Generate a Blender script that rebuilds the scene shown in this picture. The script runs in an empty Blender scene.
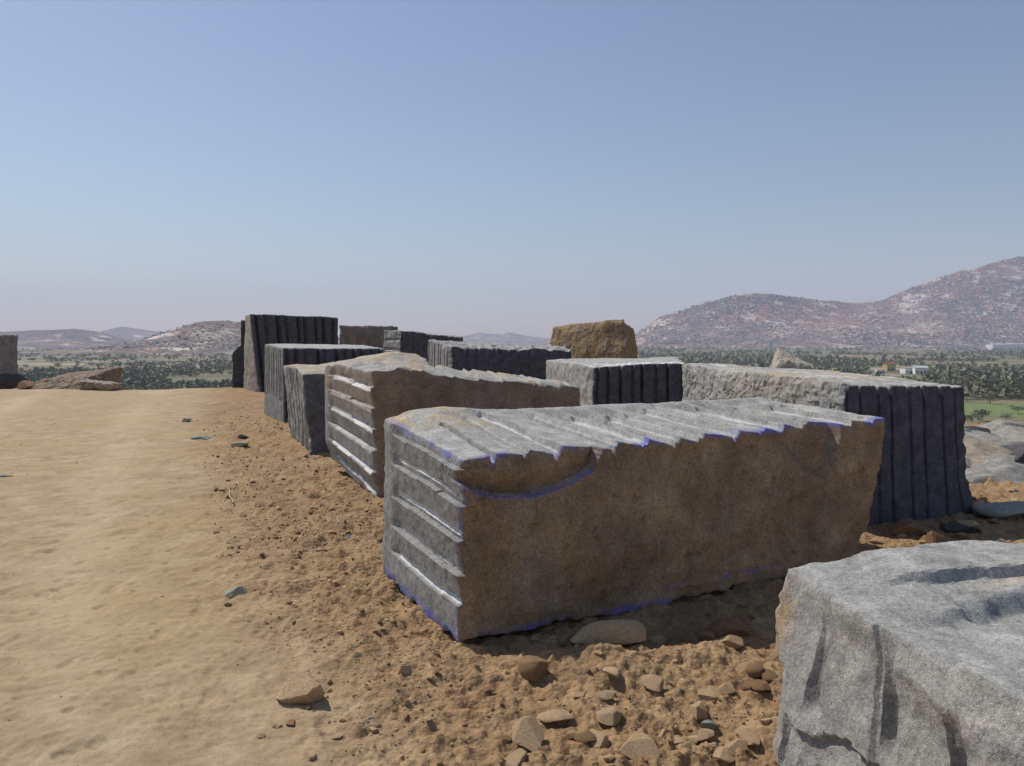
import bpy, math, random
import numpy as np

# ------------------------------------------------------------------ camera, sky, sun, exposure
EYE = 1.6
F = 780.0                      # focal length in pixels of a 1024 wide frame
HOR = 340.0                    # row of the level line
sc = bpy.context.scene
cam_d = bpy.data.cameras.new('camera')
cam_d.sensor_width = 36.0
cam_d.lens = 36.0 * F / 1024.0
cam_d.clip_start = 0.05
cam_d.clip_end = 60000.0
cam = bpy.data.objects.new('camera', cam_d)
sc.collection.objects.link(cam)
cam.location = (0, 0, EYE)
cam.rotation_euler = (math.radians(90) - math.atan((383 - HOR) / F), 0, 0)
sc.camera = cam

SUN_EL = math.radians(50)
SUN_DIR = np.array([-0.76, 0.65])          # horizontal direction towards the sun
SUN_AZ = math.atan2(SUN_DIR[0], SUN_DIR[1])  # from +Y, clockwise positive
world = bpy.data.worlds.new('World')
sc.world = world
world.use_nodes = True
wn = world.node_tree.nodes
sky_n = wn.new('ShaderNodeTexSky')
sky_n.sky_type = 'NISHITA'
sky_n.sun_disc = False
sky_n.sun_elevation = SUN_EL
sky_n.sun_rotation = SUN_AZ
sky_n.altitude = 700
sky_n.air_density = 1.3
sky_n.dust_density = 0.9
sky_n.ozone_density = 2.3
bg = wn['Background']
bg.inputs['Strength'].default_value = 0.092
world.node_tree.links.new(sky_n.outputs['Color'], bg.inputs['Color'])

sun_d = bpy.data.lights.new('sun', 'SUN')
sun_d.energy = 4.2
sun_d.angle = math.radians(0.53)
sun_d.color = (1.0, 0.95, 0.87)
sun = bpy.data.objects.new('sun', sun_d)
sc.collection.objects.link(sun)
from mathutils import Vector
sv = Vector((SUN_DIR[0] * math.cos(SUN_EL), SUN_DIR[1] * math.cos(SUN_EL), math.sin(SUN_EL)))
sun.rotation_euler = sv.to_track_quat('Z', 'Y').to_euler()
sun.location = (-20, 20, 40)

sc.view_settings.view_transform = 'Standard'
sc.view_settings.look = 'None'
sc.view_settings.exposure = 0.0
sc.view_settings.gamma = 1.0
sc.view_settings.use_curve_mapping = False
sc.render.engine = 'CYCLES'
sc.cycles.use_denoising = True
sc.cycles.max_bounces = 6
sc.cycles.volume_bounces = 2

random.seed(7)
RNG = np.random.default_rng(11)
COL = sc.collection


# ------------------------------------------------------------------ numeric helpers
def S(r, g, b, k=1.0):
    out = []
    for c in (r, g, b):
        c /= 255.0
        c = c / 12.92 if c <= 0.04045 else ((c + 0.055) / 1.055) ** 2.4
        out.append(c * k)
    return (out[0], out[1], out[2], 1.0)


def _hash(ix, iy, iz, seed):
    h = (ix * 374761393 + iy * 668265263 + iz * 2147483647 + seed * 144665) & 0xFFFFFFFF
    h = ((h ^ (h >> 13)) * 1274126177) & 0xFFFFFFFF
    h = ((h ^ (h >> 16)) * 2246822519) & 0xFFFFFFFF
    return (h ^ (h >> 15)) & 0xFFFFFFFF


def vnoise(p, seed=0):
    """smooth value noise in -1..1 for an (n,3) array"""
    f = np.floor(p)
    i = f.astype(np.int64)
    t = p - f
    t = t * t * t * (t * (t * 6 - 15) + 10)
    res = np.zeros(len(p))
    for dx in (0, 1):
        wx = t[:, 0] if dx else 1 - t[:, 0]
        for dy in (0, 1):
            wy = t[:, 1] if dy else 1 - t[:, 1]
            for dz in (0, 1):
                wz = t[:, 2] if dz else 1 - t[:, 2]
                h = _hash(i[:, 0] + dx, i[:, 1] + dy, i[:, 2] + dz, seed)
                res += wx * wy * wz * (h / 2147483648.0 - 1.0)
    return res


def fbm(p, freq=1.0, octv=4, gain=0.5, seed=0, ridged=False):
    a, tot, out = 1.0, 0.0, np.zeros(len(p))
    for o in range(octv):
        n = vnoise(p * freq + 17.3 * o, seed + o * 31)
        if ridged:
            n = 1 - 2 * np.abs(n)
        out += a * n
        tot += a
        a *= gain
        freq *= 2.03
    return out / tot


def P2(x, y):
    x = np.asarray(x, float).ravel()
    y = np.asarray(y, float).ravel()
    return np.stack([x, y, np.zeros_like(x)], 1)


def sstep(a, b, x):
    t = np.clip((x - a) / (b - a), 0, 1)
    return t * t * (3 - 2 * t)


def mesh_np(name, verts, quads=None, tris=None, smooth=True, attrs=None, sharp_angle=None):
    me = bpy.data.meshes.new(name)
    verts = np.asarray(verts, np.float32)
    nq = 0 if quads is None else len(quads)
    nt = 0 if tris is None else len(tris)
    me.vertices.add(len(verts))
    me.vertices.foreach_set('co', verts.ravel())
    loops = []
    starts = []
    if nq:
        loops.append(np.asarray(quads, np.int32).ravel())
        starts.append(np.arange(nq, dtype=np.int32) * 4)
    if nt:
        loops.append(np.asarray(tris, np.int32).ravel())
        starts.append(nq * 4 + np.arange(nt, dtype=np.int32) * 3)
    loops = np.concatenate(loops)
    me.loops.add(len(loops))
    me.loops.foreach_set('vertex_index', loops)
    me.polygons.add(nq + nt)
    me.polygons.foreach_set('loop_start', np.concatenate(starts))
    me.update(calc_edges=True)
    me.polygons.foreach_set('use_smooth', np.full(nq + nt, bool(smooth)))
    if attrs:
        for k, v in attrs.items():
            a = me.attributes.new(k, 'FLOAT', 'POINT')
            a.data.foreach_set('value', np.asarray(v, np.float32))
    if smooth and sharp_angle is not None:
        me.set_sharp_from_angle(angle=math.radians(sharp_angle))
    me.update()
    return me


def link(name, me, mat=None, parent=None, loc=None):
    o = bpy.data.objects.new(name, me)
    COL.objects.link(o)
    if mat is not None and me is not None and len(me.materials) == 0:
        me.materials.append(mat)
    if parent is not None:
        o.parent = parent
    if loc is not None:
        o.location = loc
    return o


def tag(o, label, cat=None, group=None, kind=None):
    if label:
        o['label'] = label
    if cat:
        o['category'] = cat
    if group:
        o['group'] = group
    if kind:
        o['kind'] = kind
    return o


PITCH = math.atan((383 - HOR) / F)


def sight(px, py):
    up = 383 - py
    return np.array([px - 512, F * math.cos(PITCH) + up * math.sin(PITCH), -F * math.sin(PITCH) + up * math.cos(PITCH)])


def gp(px, py, z=0.0):
    """where the sight line through a measured point of the photograph meets height z"""
    d = sight(px, py)
    t = (EYE - z) / -d[2]
    return (d[0] * t, d[1] * t)


def level_to_true(x, y, z, keep_z):
    """block corners were surveyed with a level camera; convert them to the tilted one"""
    d = sight(512 + F * x / y, HOR + (EYE - z) * F / y)
    t = (EYE - z) / -d[2] if keep_z else y / d[1]
    return np.array([0, 0, EYE]) + d * t


# ------------------------------------------------------------------ materials
class NT:
    def __init__(self, name):
        self.m = bpy.data.materials.new(name)
        self.m.use_nodes = True
        self.t = self.m.node_tree
        self.bsdf = self.t.nodes['Principled BSDF']
        self.bsdf.inputs['Specular IOR Level'].default_value = 0.25
        self.tc = self.t.nodes.new('ShaderNodeTexCoord')

    def n(self, typ, **kw):
        nd = self.t.nodes.new(typ)
        for k, v in kw.items():
            setattr(nd, k, v)
        return nd

    def l(self, a, b):
        self.t.links.new(a, b)

    def coord(self, scale=(1, 1, 1), kind='Object'):
        mp = self.n('ShaderNodeMapping')
        mp.inputs['Scale'].default_value = scale
        self.l(self.tc.outputs[kind], mp.inputs['Vector'])
        return mp.outputs['Vector']

    def noise(self, scale, detail=5, rough=0.55, vec=None, dist=0.0):
        nd = self.n('ShaderNodeTexNoise')
        nd.inputs['Scale'].default_value = scale
        nd.inputs['Detail'].default_value = detail
        nd.inputs['Roughness'].default_value = rough
        nd.inputs['Distortion'].default_value = dist
        self.l(vec if vec is not None else self.tc.outputs['Object'], nd.inputs['Vector'])
        return nd.outputs['Fac']

    def ramp(self, fac, stops):
        r = self.n('ShaderNodeValToRGB')
        el = r.color_ramp.elements
        while len(el) < len(stops):
            el.new(0.5)
        for e, (p, c) in zip(el, stops):
            e.position = p
            e.color = c if len(c) == 4 else (*c, 1)
        self.l(fac, r.inputs['Fac'])
        return r.outputs['Color']

    def band(self, fac, a, b):
        m = self.n('ShaderNodeMapRange')
        m.inputs['From Min'].default_value = a
        m.inputs['From Max'].default_value = b
        self.l(fac, m.inputs['Value'])
        return m.outputs['Result']

    def math(self, op, a, b=None):
        m = self.n('ShaderNodeMath', operation=op)
        for i, v in enumerate((a, b)):
            if v is None:
                continue
            if isinstance(v, (int, float)):
                m.inputs[i].default_value = v
            else:
                self.l(v, m.inputs[i])
        return m.outputs[0]

    def attr(self, name):
        a = self.n('ShaderNodeAttribute', attribute_name=name)
        return a.outputs['Fac']

    def mix(self, fac, a, b, blend='MIX'):
        m = self.n('ShaderNodeMix', data_type='RGBA', blend_type=blend)
        for sock, v in ((m.inputs[0], fac), (m.inputs[6], a), (m.inputs[7], b)):
            if isinstance(v, (int, float)):
                sock.default_value = v
            elif isinstance(v, tuple):
                sock.default_value = v if len(v) == 4 else (*v, 1)
            else:
                self.l(v, sock)
        return m.outputs[2]

    def finish(self, color, rough=0.9, bumps=()):
        if isinstance(color, tuple):
            self.bsdf.inputs['Base Color'].default_value = color
        else:
            self.l(color, self.bsdf.inputs['Base Color'])
        if isinstance(rough, (int, float)):
            self.bsdf.inputs['Roughness'].default_value = rough
        else:
            self.l(rough, self.bsdf.inputs['Roughness'])
        prev = None
        for h, dist, st in bumps:
            b = self.n('ShaderNodeBump')
            b.inputs['Distance'].default_value = dist
            b.inputs['Strength'].default_value = st
            self.l(h, b.inputs['Height'])
            if prev is not None:
                self.l(prev, b.inputs['Normal'])
            prev = b.outputs['Normal']
        if prev is not None:
            self.l(prev, self.bsdf.inputs['Normal'])
        return self.m


def mat_granite():
    t = NT('dark_granite')
    big = t.noise(2.3, 6, 0.6)
    mid = t.noise(11, 6, 0.65)
    fine = t.noise(85, 4, 0.7)
    grain = t.noise(240, 2, 0.6)
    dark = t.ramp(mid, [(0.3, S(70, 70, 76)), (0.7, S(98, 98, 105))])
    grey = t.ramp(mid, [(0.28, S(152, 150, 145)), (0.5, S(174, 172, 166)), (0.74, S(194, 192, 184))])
    rust = t.ramp(big, [(0.3, S(132, 110, 89)), (0.5, S(155, 131, 105)), (0.7, S(182, 156, 124))])
    rust = t.mix(t.band(mid, 0.55, 0.72), rust, S(116, 99, 85))
    sand = t.ramp(big, [(0.3, S(172, 150, 118)), (0.7, S(198, 178, 148))])
    ochre = t.ramp(mid, [(0.3, S(132, 106, 70)), (0.7, S(178, 148, 104))])
    # vertical weathering streaks on the rusty faces
    st = t.noise(1.0, 4, 0.6, vec=t.coord((6.5, 6.5, 0.5)))
    rust = t.mix(t.math('MULTIPLY', t.band(st, 0.52, 0.72), 0.55), rust, S(166, 152, 138))
    jit = t.band(fine, 0.25, 0.75)

    def soft(name, lo=0.3, hi=0.7):
        a = t.attr(name)
        s = t.math('ADD', a, t.math('MULTIPLY', t.math('SUBTRACT', jit, 0.5), 0.5))
        return t.band(s, lo, hi)
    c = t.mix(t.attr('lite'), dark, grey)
    c = t.mix(t.attr('rust'), c, rust)
    c = t.mix(t.attr('ochre'), c, ochre)
    c = t.mix(soft('sand', 0.25, 0.85), c, sand)
    sp = t.ramp(grain, [(0.36, (0.52, 0.52, 0.54)), (0.62, (1.4, 1.4, 1.4))])
    c = t.mix(0.6, c, sp, 'MULTIPLY')
    sp2 = t.ramp(t.noise(62, 5, 0.75), [(0.33, (0.55, 0.55, 0.55)), (0.5, (1.0, 1.0, 1.0)), (0.68, (1.4, 1.38, 1.34))])
    c = t.mix(0.8, c, sp2, 'MULTIPLY')
    sp3 = t.ramp(t.noise(5.5, 5, 0.7, dist=0.8), [(0.34, (0.7, 0.69, 0.68)), (0.55, (1.0, 1.0, 1.0)), (0.72, (1.22, 1.2, 1.16))])
    c = t.mix(0.8, c, sp3, 'MULTIPLY')
    c = t.mix(t.math('MULTIPLY', soft('powder_skylight', 0.35, 0.85), 0.9), c, S(220, 219, 218))  # white drill powder, and the skylight painted on the main block's chip ledge
    pm = t.math('MULTIPLY', soft('paint', 0.35, 0.9), t.band(t.noise(13, 6, 0.75), 0.36, 0.56))
    c = t.mix(t.math('MULTIPLY', pm, 0.88), c, S(104, 110, 204))
    return t.finish(c, 0.88, [(mid, 0.016, 0.4), (fine, 0.008, 0.7), (grain, 0.003, 0.6)])


def mat_stone(name, a, b, c2):
    t = NT(name)
    oi = t.n('ShaderNodeObjectInfo')
    mid = t.noise(9, 6, 0.65)
    fine = t.noise(70, 4, 0.7)
    c = t.ramp(mid, [(0.3, a), (0.55, b), (0.75, c2)])
    v = t.ramp(oi.outputs['Random'], [(0.0, (0.78, 0.76, 0.74)), (1.0, (1.15, 1.13, 1.1))])
    c = t.mix(0.8, c, v, 'MULTIPLY')
    sp = t.ramp(fine, [(0.3, (0.7, 0.7, 0.7)), (0.7, (1.2, 1.2, 1.2))])
    c = t.mix(0.6, c, sp, 'MULTIPLY')
    return t.finish(c, 0.92, [(mid, 0.02, 0.5), (fine, 0.008, 0.6)])


def mat_ground():
    t = NT('dry_earth')
    big = t.noise(0.55, 5, 0.6)
    mid = t.noise(3.4, 7, 0.65)
    fine = t.noise(26, 6, 0.7)
    grain = t.noise(130, 4, 0.7)
    road = t.ramp(mid, [(0.32, S(152, 131, 102)), (0.5, S(173, 151, 120)), (0.68, S(188, 167, 135))])
    road = t.mix(t.band(big, 0.45, 0.7), road, S(172, 147, 106))
    rub = t.ramp(mid, [(0.28, S(132, 105, 77)), (0.5, S(156, 127, 94)), (0.74, S(180, 151, 116))])
    rub = t.mix(t.math('MULTIPLY', t.band(big, 0.5, 0.72), 0.8), rub, S(166, 132, 94))
    c = t.mix(t.attr('road'), rub, road)
    slope = t.ramp(mid, [(0.3, S(110, 100, 70)), (0.7, S(160, 140, 100))])
    c = t.mix(t.attr('outer'), c, slope)
    sp = t.ramp(fine, [(0.28, (0.62, 0.6, 0.58)), (0.5, (1.0, 1.0, 1.0)), (0.75, (1.16, 1.15, 1.13))])
    amt = t.math('SUBTRACT', 0.8, t.math('MULTIPLY', t.attr('road'), 0.3))
    c = t.mix(amt, c, sp, 'MULTIPLY')
    g = t.ramp(grain, [(0.3, (0.75, 0.74, 0.72)), (0.7, (1.15, 1.15, 1.15))])
    c = t.mix(0.75, c, g, 'MULTIPLY')
    rough = t.math('SUBTRACT', 1.0, t.attr('road'))
    speck = t.math('MULTIPLY', t.band(t.noise(48, 3, 0.6), 0.64, 0.72), 0.55)
    c = t.mix(speck, c, S(120, 98, 74))
    patch = t.math('MULTIPLY', t.band(t.noise(1.6, 5, 0.7, dist=0.6), 0.5, 0.66), 0.45)
    c = t.mix(patch, c, S(150, 125, 94))
    c = t.mix(t.math('MULTIPLY', t.attr('rut'), 0.5), c, S(198, 178, 146))

    def clods(scale):
        vo = t.n('ShaderNodeTexVoronoi')
        vo.inputs['Scale'].default_value = scale
        vo.inputs['Randomness'].default_value = 1.0
        wv = t.n('ShaderNodeVectorMath', operation='ADD')
        nz = t.n('ShaderNodeTexNoise')
        nz.inputs['Scale'].default_value = scale * 0.7
        t.l(t.tc.outputs['Object'], nz.inputs['Vector'])
        sc_ = t.n('ShaderNodeVectorMath', operation='SCALE')
        sc_.inputs['Scale'].default_value = 0.9 / scale
        t.l(nz.outputs['Color'], sc_.inputs[0])
        t.l(t.tc.outputs['Object'], wv.inputs[0])
        t.l(sc_.outputs[0], wv.inputs[1])
        t.l(wv.outputs[0], vo.inputs['Vector'])
        return vo
    v1, v2 = clods(17), clods(42)
    h1 = t.math('MULTIPLY', t.math('SUBTRACT', 1.0, v1.outputs['Distance']), rough)
    h2 = t.math('MULTIPLY', t.math('SUBTRACT', 1.0, v2.outputs['Distance']), rough)
    s1 = t.n('ShaderNodeSeparateColor')
    t.l(v2.outputs['Color'], s1.inputs['Color'])
    tint = t.ramp(s1.outputs[0], [(0.0, (0.84, 0.82, 0.80)), (0.6, (1.0, 1.0, 1.0)), (1.0, (1.2, 1.2, 1.2))])
    c = t.mix(t.math('MULTIPLY', rough, 0.7), c, tint, 'MULTIPLY')
    return t.finish(c, 0.95, [(mid, 0.03, 0.25), (h1, 0.03, 0.35), (h2, 0.016, 0.5), (fine, 0.016, 0.5), (grain, 0.006, 0.6)])


def mat_plain():
    t = NT('valley_floor')
    v = t.coord((0.0022, 0.0048, 1))
    fields = t.n('ShaderNodeTexVoronoi')
    fields.inputs['Scale'].default_value = 1.0
    t.l(v, fields.inputs['Vector'])
    sep = t.n('ShaderNodeSeparateColor')
    t.l(fields.outputs['Color'], sep.inputs['Color'])
    fc = t.ramp(sep.outputs[0], [(0.0, S(104, 104, 74)), (0.3, S(132, 122, 90)), (0.55, S(170, 146, 114)),
                                 (0.75, S(110, 112, 78)), (1.0, S(180, 158, 126))])
    nz = t.noise(0.012, 6, 0.65)
    c = t.mix(t.band(nz, 0.42, 0.56), fc, t.ramp(t.noise(0.08, 5, 0.7), [(0.35, S(72, 78, 56)), (0.65, S(116, 112, 80))]))
    return t.finish(c, 0.95)


def mat_hill(name, pale, green):
    t = NT(name)
    big = t.noise(0.0045, 5, 0.6)
    mid = t.noise(0.011, 6, 0.7)
    fine = t.noise(0.085, 4, 0.75)
    soil = t.ramp(big, [(0.32, S(112, 86, 70)), (0.52, S(152, 108, 84)), (0.7, S(186, 146, 110))])
    zone = t.noise(0.0022, 4, 0.62)
    c = t.mix(t.math('MULTIPLY', t.band(mid, 0.53, 0.60), t.band(zone, 0.46, 0.54)), soil, S(222, 202, 176))
    c = t.mix(t.math('MULTIPLY', t.band(t.noise(0.03, 5, 0.75), 0.44, 0.54), t.band(zone, 0.56, 0.46)), c, S(70, 74, 62))
    c = t.mix(t.band(fine, 0.50, 0.58), c, S(62, 66, 54))
    c = t.mix(t.math('MULTIPLY', t.band(t.noise(0.1, 3, 0.7), 0.58, 0.64), 0.85), c, S(216, 204, 188))
    c = t.mix(green, c, S(84, 86, 80))
    c = t.mix(t.math('MULTIPLY', t.band(t.noise(0.009, 5, 0.7), 0.58, 0.64), pale), c, S(224, 212, 196))
    return t.finish(c, 0.95, [(fine, 8.0, 0.7)])


def mat_leaf(name, a, b):
    t = NT(name)
    c = t.ramp(t.noise(0.35, 3, 0.6), [(0.35, a), (0.65, b)])
    oi = t.n('ShaderNodeObjectInfo')
    v = t.ramp(oi.outputs['Random'], [(0.0, (0.75, 0.8, 0.75)), (1.0, (1.25, 1.15, 1.1))])
    c = t.mix(0.9, c, v, 'MULTIPLY')
    return t.finish(c, 0.8)


def mat_plain_col(name, c, rough=0.8, var=0.15):
    t = NT(name)
    n = t.ramp(t.noise(1.3, 5, 0.6), [(0.3, (1 - var,) * 3), (0.7, (1 + var * 0.5,) * 3)])
    return t.finish(t.mix(1.0, c, n, 'MULTIPLY'), rough)


M = {
    'granite': mat_granite(),
    'tan_stone': mat_stone('tan_stone', S(172, 142, 108), S(198, 170, 134), S(214, 192, 158)),
    'brown_stone': mat_stone('brown_stone', S(112, 84, 62), S(142, 112, 84), S(170, 142, 110)),
    'grey_stone': mat_stone('grey_stone', S(122, 124, 120), S(156, 158, 150), S(184, 184, 172)),
    'outcrop': mat_stone('outcrop_stone', S(150, 146, 126), S(184, 180, 160), S(206, 200, 178)),
    'dark_stone': mat_stone('dark_stone', S(64, 62, 64), S(88, 84, 82), S(116, 110, 104)),
    'ground': mat_ground(),
    'plain': mat_plain(),
    'hill': mat_hill('rocky_hillside', 0.8, 0.0),
    'hill_west': mat_hill('scrubby_hillside', 0.95, 0.4),
    'leaf_a': mat_leaf('leaf_green_hazed', S(98, 108, 90), S(124, 132, 108)),  # green lifted and greyed so the colour carries distance haze
    'leaf_b': mat_leaf('leaf_olive', S(106, 110, 84), S(138, 136, 104)),
    'bark': mat_plain_col('bark', S(104, 86, 68)),
    'grass': mat_plain_col('field_grass', S(116, 132, 76), 0.95, 0.45),
    'white_wall': mat_plain_col('white_wall', S(232, 230, 224)),
    'yellow_wall': mat_plain_col('yellow_wall', S(196, 172, 118)),
    'roof_grey': mat_plain_col('roof_sheet', S(188, 190, 194), 0.6),
    'roof_red': mat_plain_col('roof_tile', S(150, 92, 72), 0.8),
    'window': mat_plain_col('window_dark', S(52, 58, 66), 0.2),
}

# ------------------------------------------------------------------ ground shape
EDGE_X = [-60, -14, -9.8, -7, 0, 4, 6.5, 8, 11, 15, 30, 60]
EDGE_Y = [25, 25, 25.5, 32, 33, 27, 18, 14.5, 12, 10, 8, 8]
PLAIN_Z = -24.4
ROAD_D = [0.0, 2.93, 4.8, 7.8, 13.9, 25.0, 60]
ROAD_X = [0.15, -0.72, -1.75, -3.1, -5.7, -9.8, -23]


def cells(x, y, size, seed):
    """distance to the nearest jittered point of a grid, in cell units"""
    gx, gy = np.asarray(x) / size, np.asarray(y) / size
    ix, iy = np.floor(gx).astype(np.int64), np.floor(gy).astype(np.int64)
    best = np.full(len(gx), 9.0)
    hgt = np.zeros(len(gx))
    for dx in (-1, 0, 1):
        for dy in (-1, 0, 1):
            cx_, cy_ = ix + dx, iy + dy
            h1 = _hash(cx_, cy_, cx_ * 0 + 1, seed) / 4294967296.0
            h2 = _hash(cx_, cy_, cx_ * 0 + 2, seed) / 4294967296.0
            h3 = _hash(cx_, cy_, cx_ * 0 + 3, seed) / 4294967296.0
            d = np.hypot(gx - cx_ - h1, gy - cy_ - h2) / (0.35 + 0.65 * h3)
            m = d < best
            best = np.where(m, d, best)
            hgt = np.where(m, h3, hgt)
    return best, hgt


def road_mask(x, y):
    edge = np.interp(y, ROAD_D, ROAD_X)
    wob = 0.28 * fbm(P2(x, y), 0.8, 3, 0.6, seed=301)
    return sstep(-0.75, 0.5, edge + wob * (0.6 + 0.06 * np.clip(y, 0, 20)) - x)


def ruts(x, y):
    """two faint wheel lines pressed along the track"""
    s_ = np.interp(y, ROAD_D, ROAD_X) - x + 0.25 * fbm(P2(x * 0.4, y * 0.4), 0.5, 2, 0.5, seed=305)
    k = 1 + 0.05 * np.clip(y, 0, 30)
    out = np.zeros(len(x))
    for c0 in (0.75, 2.35, 3.4):
        out = np.maximum(out, np.exp(-((s_ - c0 * k) / (0.22 * k)) ** 2))
    return out * np.clip(0.55 + 0.9 * fbm(P2(x, y * 0.5), 0.9, 3, 0.6, seed=306), 0, 1)


def ground_h(x, y, detail=True):
    x = np.asarray(x, float).ravel()
    y = np.asarray(y, float).ravel()
    p = P2(x, y)
    r = np.hypot(x, y)
    z = 0.045 * fbm(p, 0.33, 3, 0.5, seed=51)
    road = road_mask(x, y)
    rough = 1 - road
    # low berm of loose earth in front of the large block and hollow under its face
    z += 0.07 * np.exp(-(((x - 0.55) / 0.55) ** 2 + ((y - 3.72) / 0.22) ** 2))
    z -= 0.06 * np.exp(-(((x - 0.62) / 0.75) ** 2 + ((y - 4.22) / 0.2) ** 2))
    z -= 0.05 * np.exp(-(((x + 0.05) / 0.3) ** 2 + ((y - 3.95) / 0.2) ** 2))
    # road bank: the rubble strip lies a touch higher along the ends of the blocks
    z += 0.05 * rough * sstep(0.2, 1.4, x - np.interp(y, ROAD_D, ROAD_X)) * sstep(4, 7, y)
    z -= 0.018 * road * ruts(x, y)
    if detail:
        near = np.clip(1.4 - r / 28.0, 0.15, 1)
        z += rough * near * (0.035 * fbm(p, 2.6, 3, 0.55, seed=61) + 0.030 * fbm(p, 8.5, 3, 0.55, seed=62, ridged=True)
                             + 0.017 * fbm(p, 24, 2, 0.5, seed=63))
        wx_ = x + 0.02 * vnoise(p * 14, 65)
        wy_ = y + 0.02 * vnoise(p * 14, 67)
        patch = np.clip(0.55 + 1.2 * fbm(p, 1.1, 3, 0.6, seed=68), 0.1, 1.2)
        for size, hh, sd in ((0.30, 0.055, 703), (0.13, 0.024, 701), (0.06, 0.013, 702)):
            dd_, hg = cells(wx_, wy_, size, sd)
            if size > 0.2:
                hg = np.clip(hg - 0.62, 0, 1) * 2.6
            z += rough * near * patch * hh * np.clip(1 - dd_ * dd_ * 2.2, 0, 1) * hg
        z += road * near * (0.014 * fbm(p, 1.7, 2, 0.5, seed=64) + 0.005 * fbm(p, 9, 3, 0.6, seed=66))
        # scuffs and hoof-like dents on the packed track
        w = P2(x + 0.05 * vnoise(p * 6, 71), y * 0.75 + 0.05 * vnoise(p * 6, 72))
        d = vnoise(w * 5.5, 73)
        z -= road * near * 0.014 * sstep(0.68, 0.85, d)
        z += road * near * 0.0055 * fbm(p, 26, 2, 0.5, seed=75) + road * near * 0.006 * sstep(0.45, 0.8, vnoise(p * 15, 76)) - road * near * 0.012 * sstep(0.6, 0.85, vnoise(p * 11, 77))
    dd = np.maximum.reduce([y - np.interp(x, EDGE_X, EDGE_Y) - 0.5 * vnoise(P2(x * 0.4, y * 0), 81), np.abs(x) - 48, -y - 45])
    dd = np.maximum(dd, 0)
    z -= np.minimum((np.sqrt(dd * dd + 2.2) - 1.483) * 0.36, 27.5)
    z += 0.25 * sstep(2, 12, dd) * fbm(p, 0.35, 3, 0.5, seed=91)
    return z


def gz(x, y):
    return float(ground_h([x], [y], True)[0])


def build_ground():
    rs = [0.02] + list(np.linspace(0.12, 0.8, 9))
    while rs[-1] < 2.2:
        rs.append(rs[-1] * 1.012)
    while rs[-1] < 9:
        rs.append(rs[-1] * 1.0036)
    while rs[-1] < 30:
        rs.append(rs[-1] * 1.006)
    while rs[-1] < 170:
        rs.append(rs[-1] * 1.03)
    rs = np.array(rs)
    half = math.radians(43)
    fine = np.linspace(-half, half, 660)
    coarse = np.linspace(half, 2 * math.pi - half, 72)[1:-1]
    th = np.concatenate([fine, coarse])
    R, T = np.meshgrid(rs, th, indexing='ij')
    x = (R * np.sin(T)).ravel()
    y = (R * np.cos(T)).ravel()
    z = ground_h(x, y)
    n, m = len(rs), len(th)
    i, j = np.meshgrid(np.arange(n - 1), np.arange(m), indexing='ij')
    a = (i * m + j).ravel()
    b = (i * m + (j + 1) % m).ravel()
    quads = np.stack([a, b, b + m, a + m], 1)[:, ::-1]
    road = road_mask(x, y)
    outer = sstep(1, 10, y - np.interp(x, EDGE_X, EDGE_Y))
    me = mesh_np('ground', np.stack([x, y, z], 1), quads, attrs={'road': road, 'outer': outer, 'rut': ruts(x, y) * road})
    o = link('ground', me, M['ground'])
    tag(o, 'dry tan earth of the hilltop yard with a pale packed track', None, None, 'structure')


build_ground()

# the valley floor far below, one sheet to the horizon
EXT = 26000.0
pl = link('valley_floor', mesh_np('valley_floor', [(-EXT, -EXT, PLAIN_Z), (EXT, -EXT, PLAIN_Z), (EXT, EXT, PLAIN_Z), (-EXT, EXT, PLAIN_Z)],
                                  [(0, 1, 2, 3)], smooth=False), M['plain'])
tag(pl, 'hazy flat valley floor of fields and scrub below the hilltop', None, None, 'structure')


# ------------------------------------------------------------------ hills
HILLS = {}


def build_hill(name, label, D, prof, half_front, half_back, step, amp, seed, x_pad):
    pts = sorted(prof)
    X = np.array([(a - 512) / F * D for a, b in pts])
    Z = np.array([EYE + (HOR - b) / F * D for a, b in pts]) - PLAIN_Z
    X = np.concatenate([[X[0] - x_pad], X, [X[-1] + x_pad]])
    Z = np.concatenate([[-6], Z, [-6]])
    xs = np.arange(X[0], X[-1], step)
    ys = np.arange(D - half_front, D + half_back, step)
    XX, YY = np.meshgrid(xs, ys, indexing='ij')

    def h(x, y):
        x = np.asarray(x, float).ravel(); y = np.asarray(y, float).ravel()
        p = P2(x, y)
        warp = 0.12 * half_front * fbm(p, 1.6 / half_front, 3, 0.5, seed=seed + 5)
        rel = (y + warp - D)
        t = np.where(rel < 0, -rel / half_front, rel / half_back)
        g = np.clip(1 - t, 0, 1)
        g = g ** 1.35 * (1 - 0.25 * np.sin(np.pi * np.clip(t, 0, 1)))
        base = np.interp(x, X, Z)
        n1 = fbm(p, 5.0 / half_front, 5, 0.55, seed=seed)
        n2 = fbm(p, 16.0 / half_front, 4, 0.6, seed=seed + 9, ridged=True)
        zz = base * g + (amp * n1 + 0.45 * amp * n2) * np.clip(g * 1.6, 0, 1) * np.clip(t * 3 + 0.16, 0, 1)
        return PLAIN_Z - 3 + zz * (1) + 3 * np.clip(g * 8, 0, 1)
    z = h(XX, YY)
    n, m = XX.shape
    i, j = np.meshgrid(np.arange(n - 1), np.arange(m - 1), indexing='ij')
    a = (i * m + j).ravel()
    quads = np.stack([a, a + m, a + m + 1, a + 1], 1)
    me = mesh_np(name, np.stack([XX.ravel(), YY.ravel(), z], 1), quads)
    o = link(name, me, M['hill' if X[1] > 0 else 'hill_west'])
    tag(o, label, None, None, 'structure')
    HILLS[label] = (h, X, D, half_front)
    return h


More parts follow.
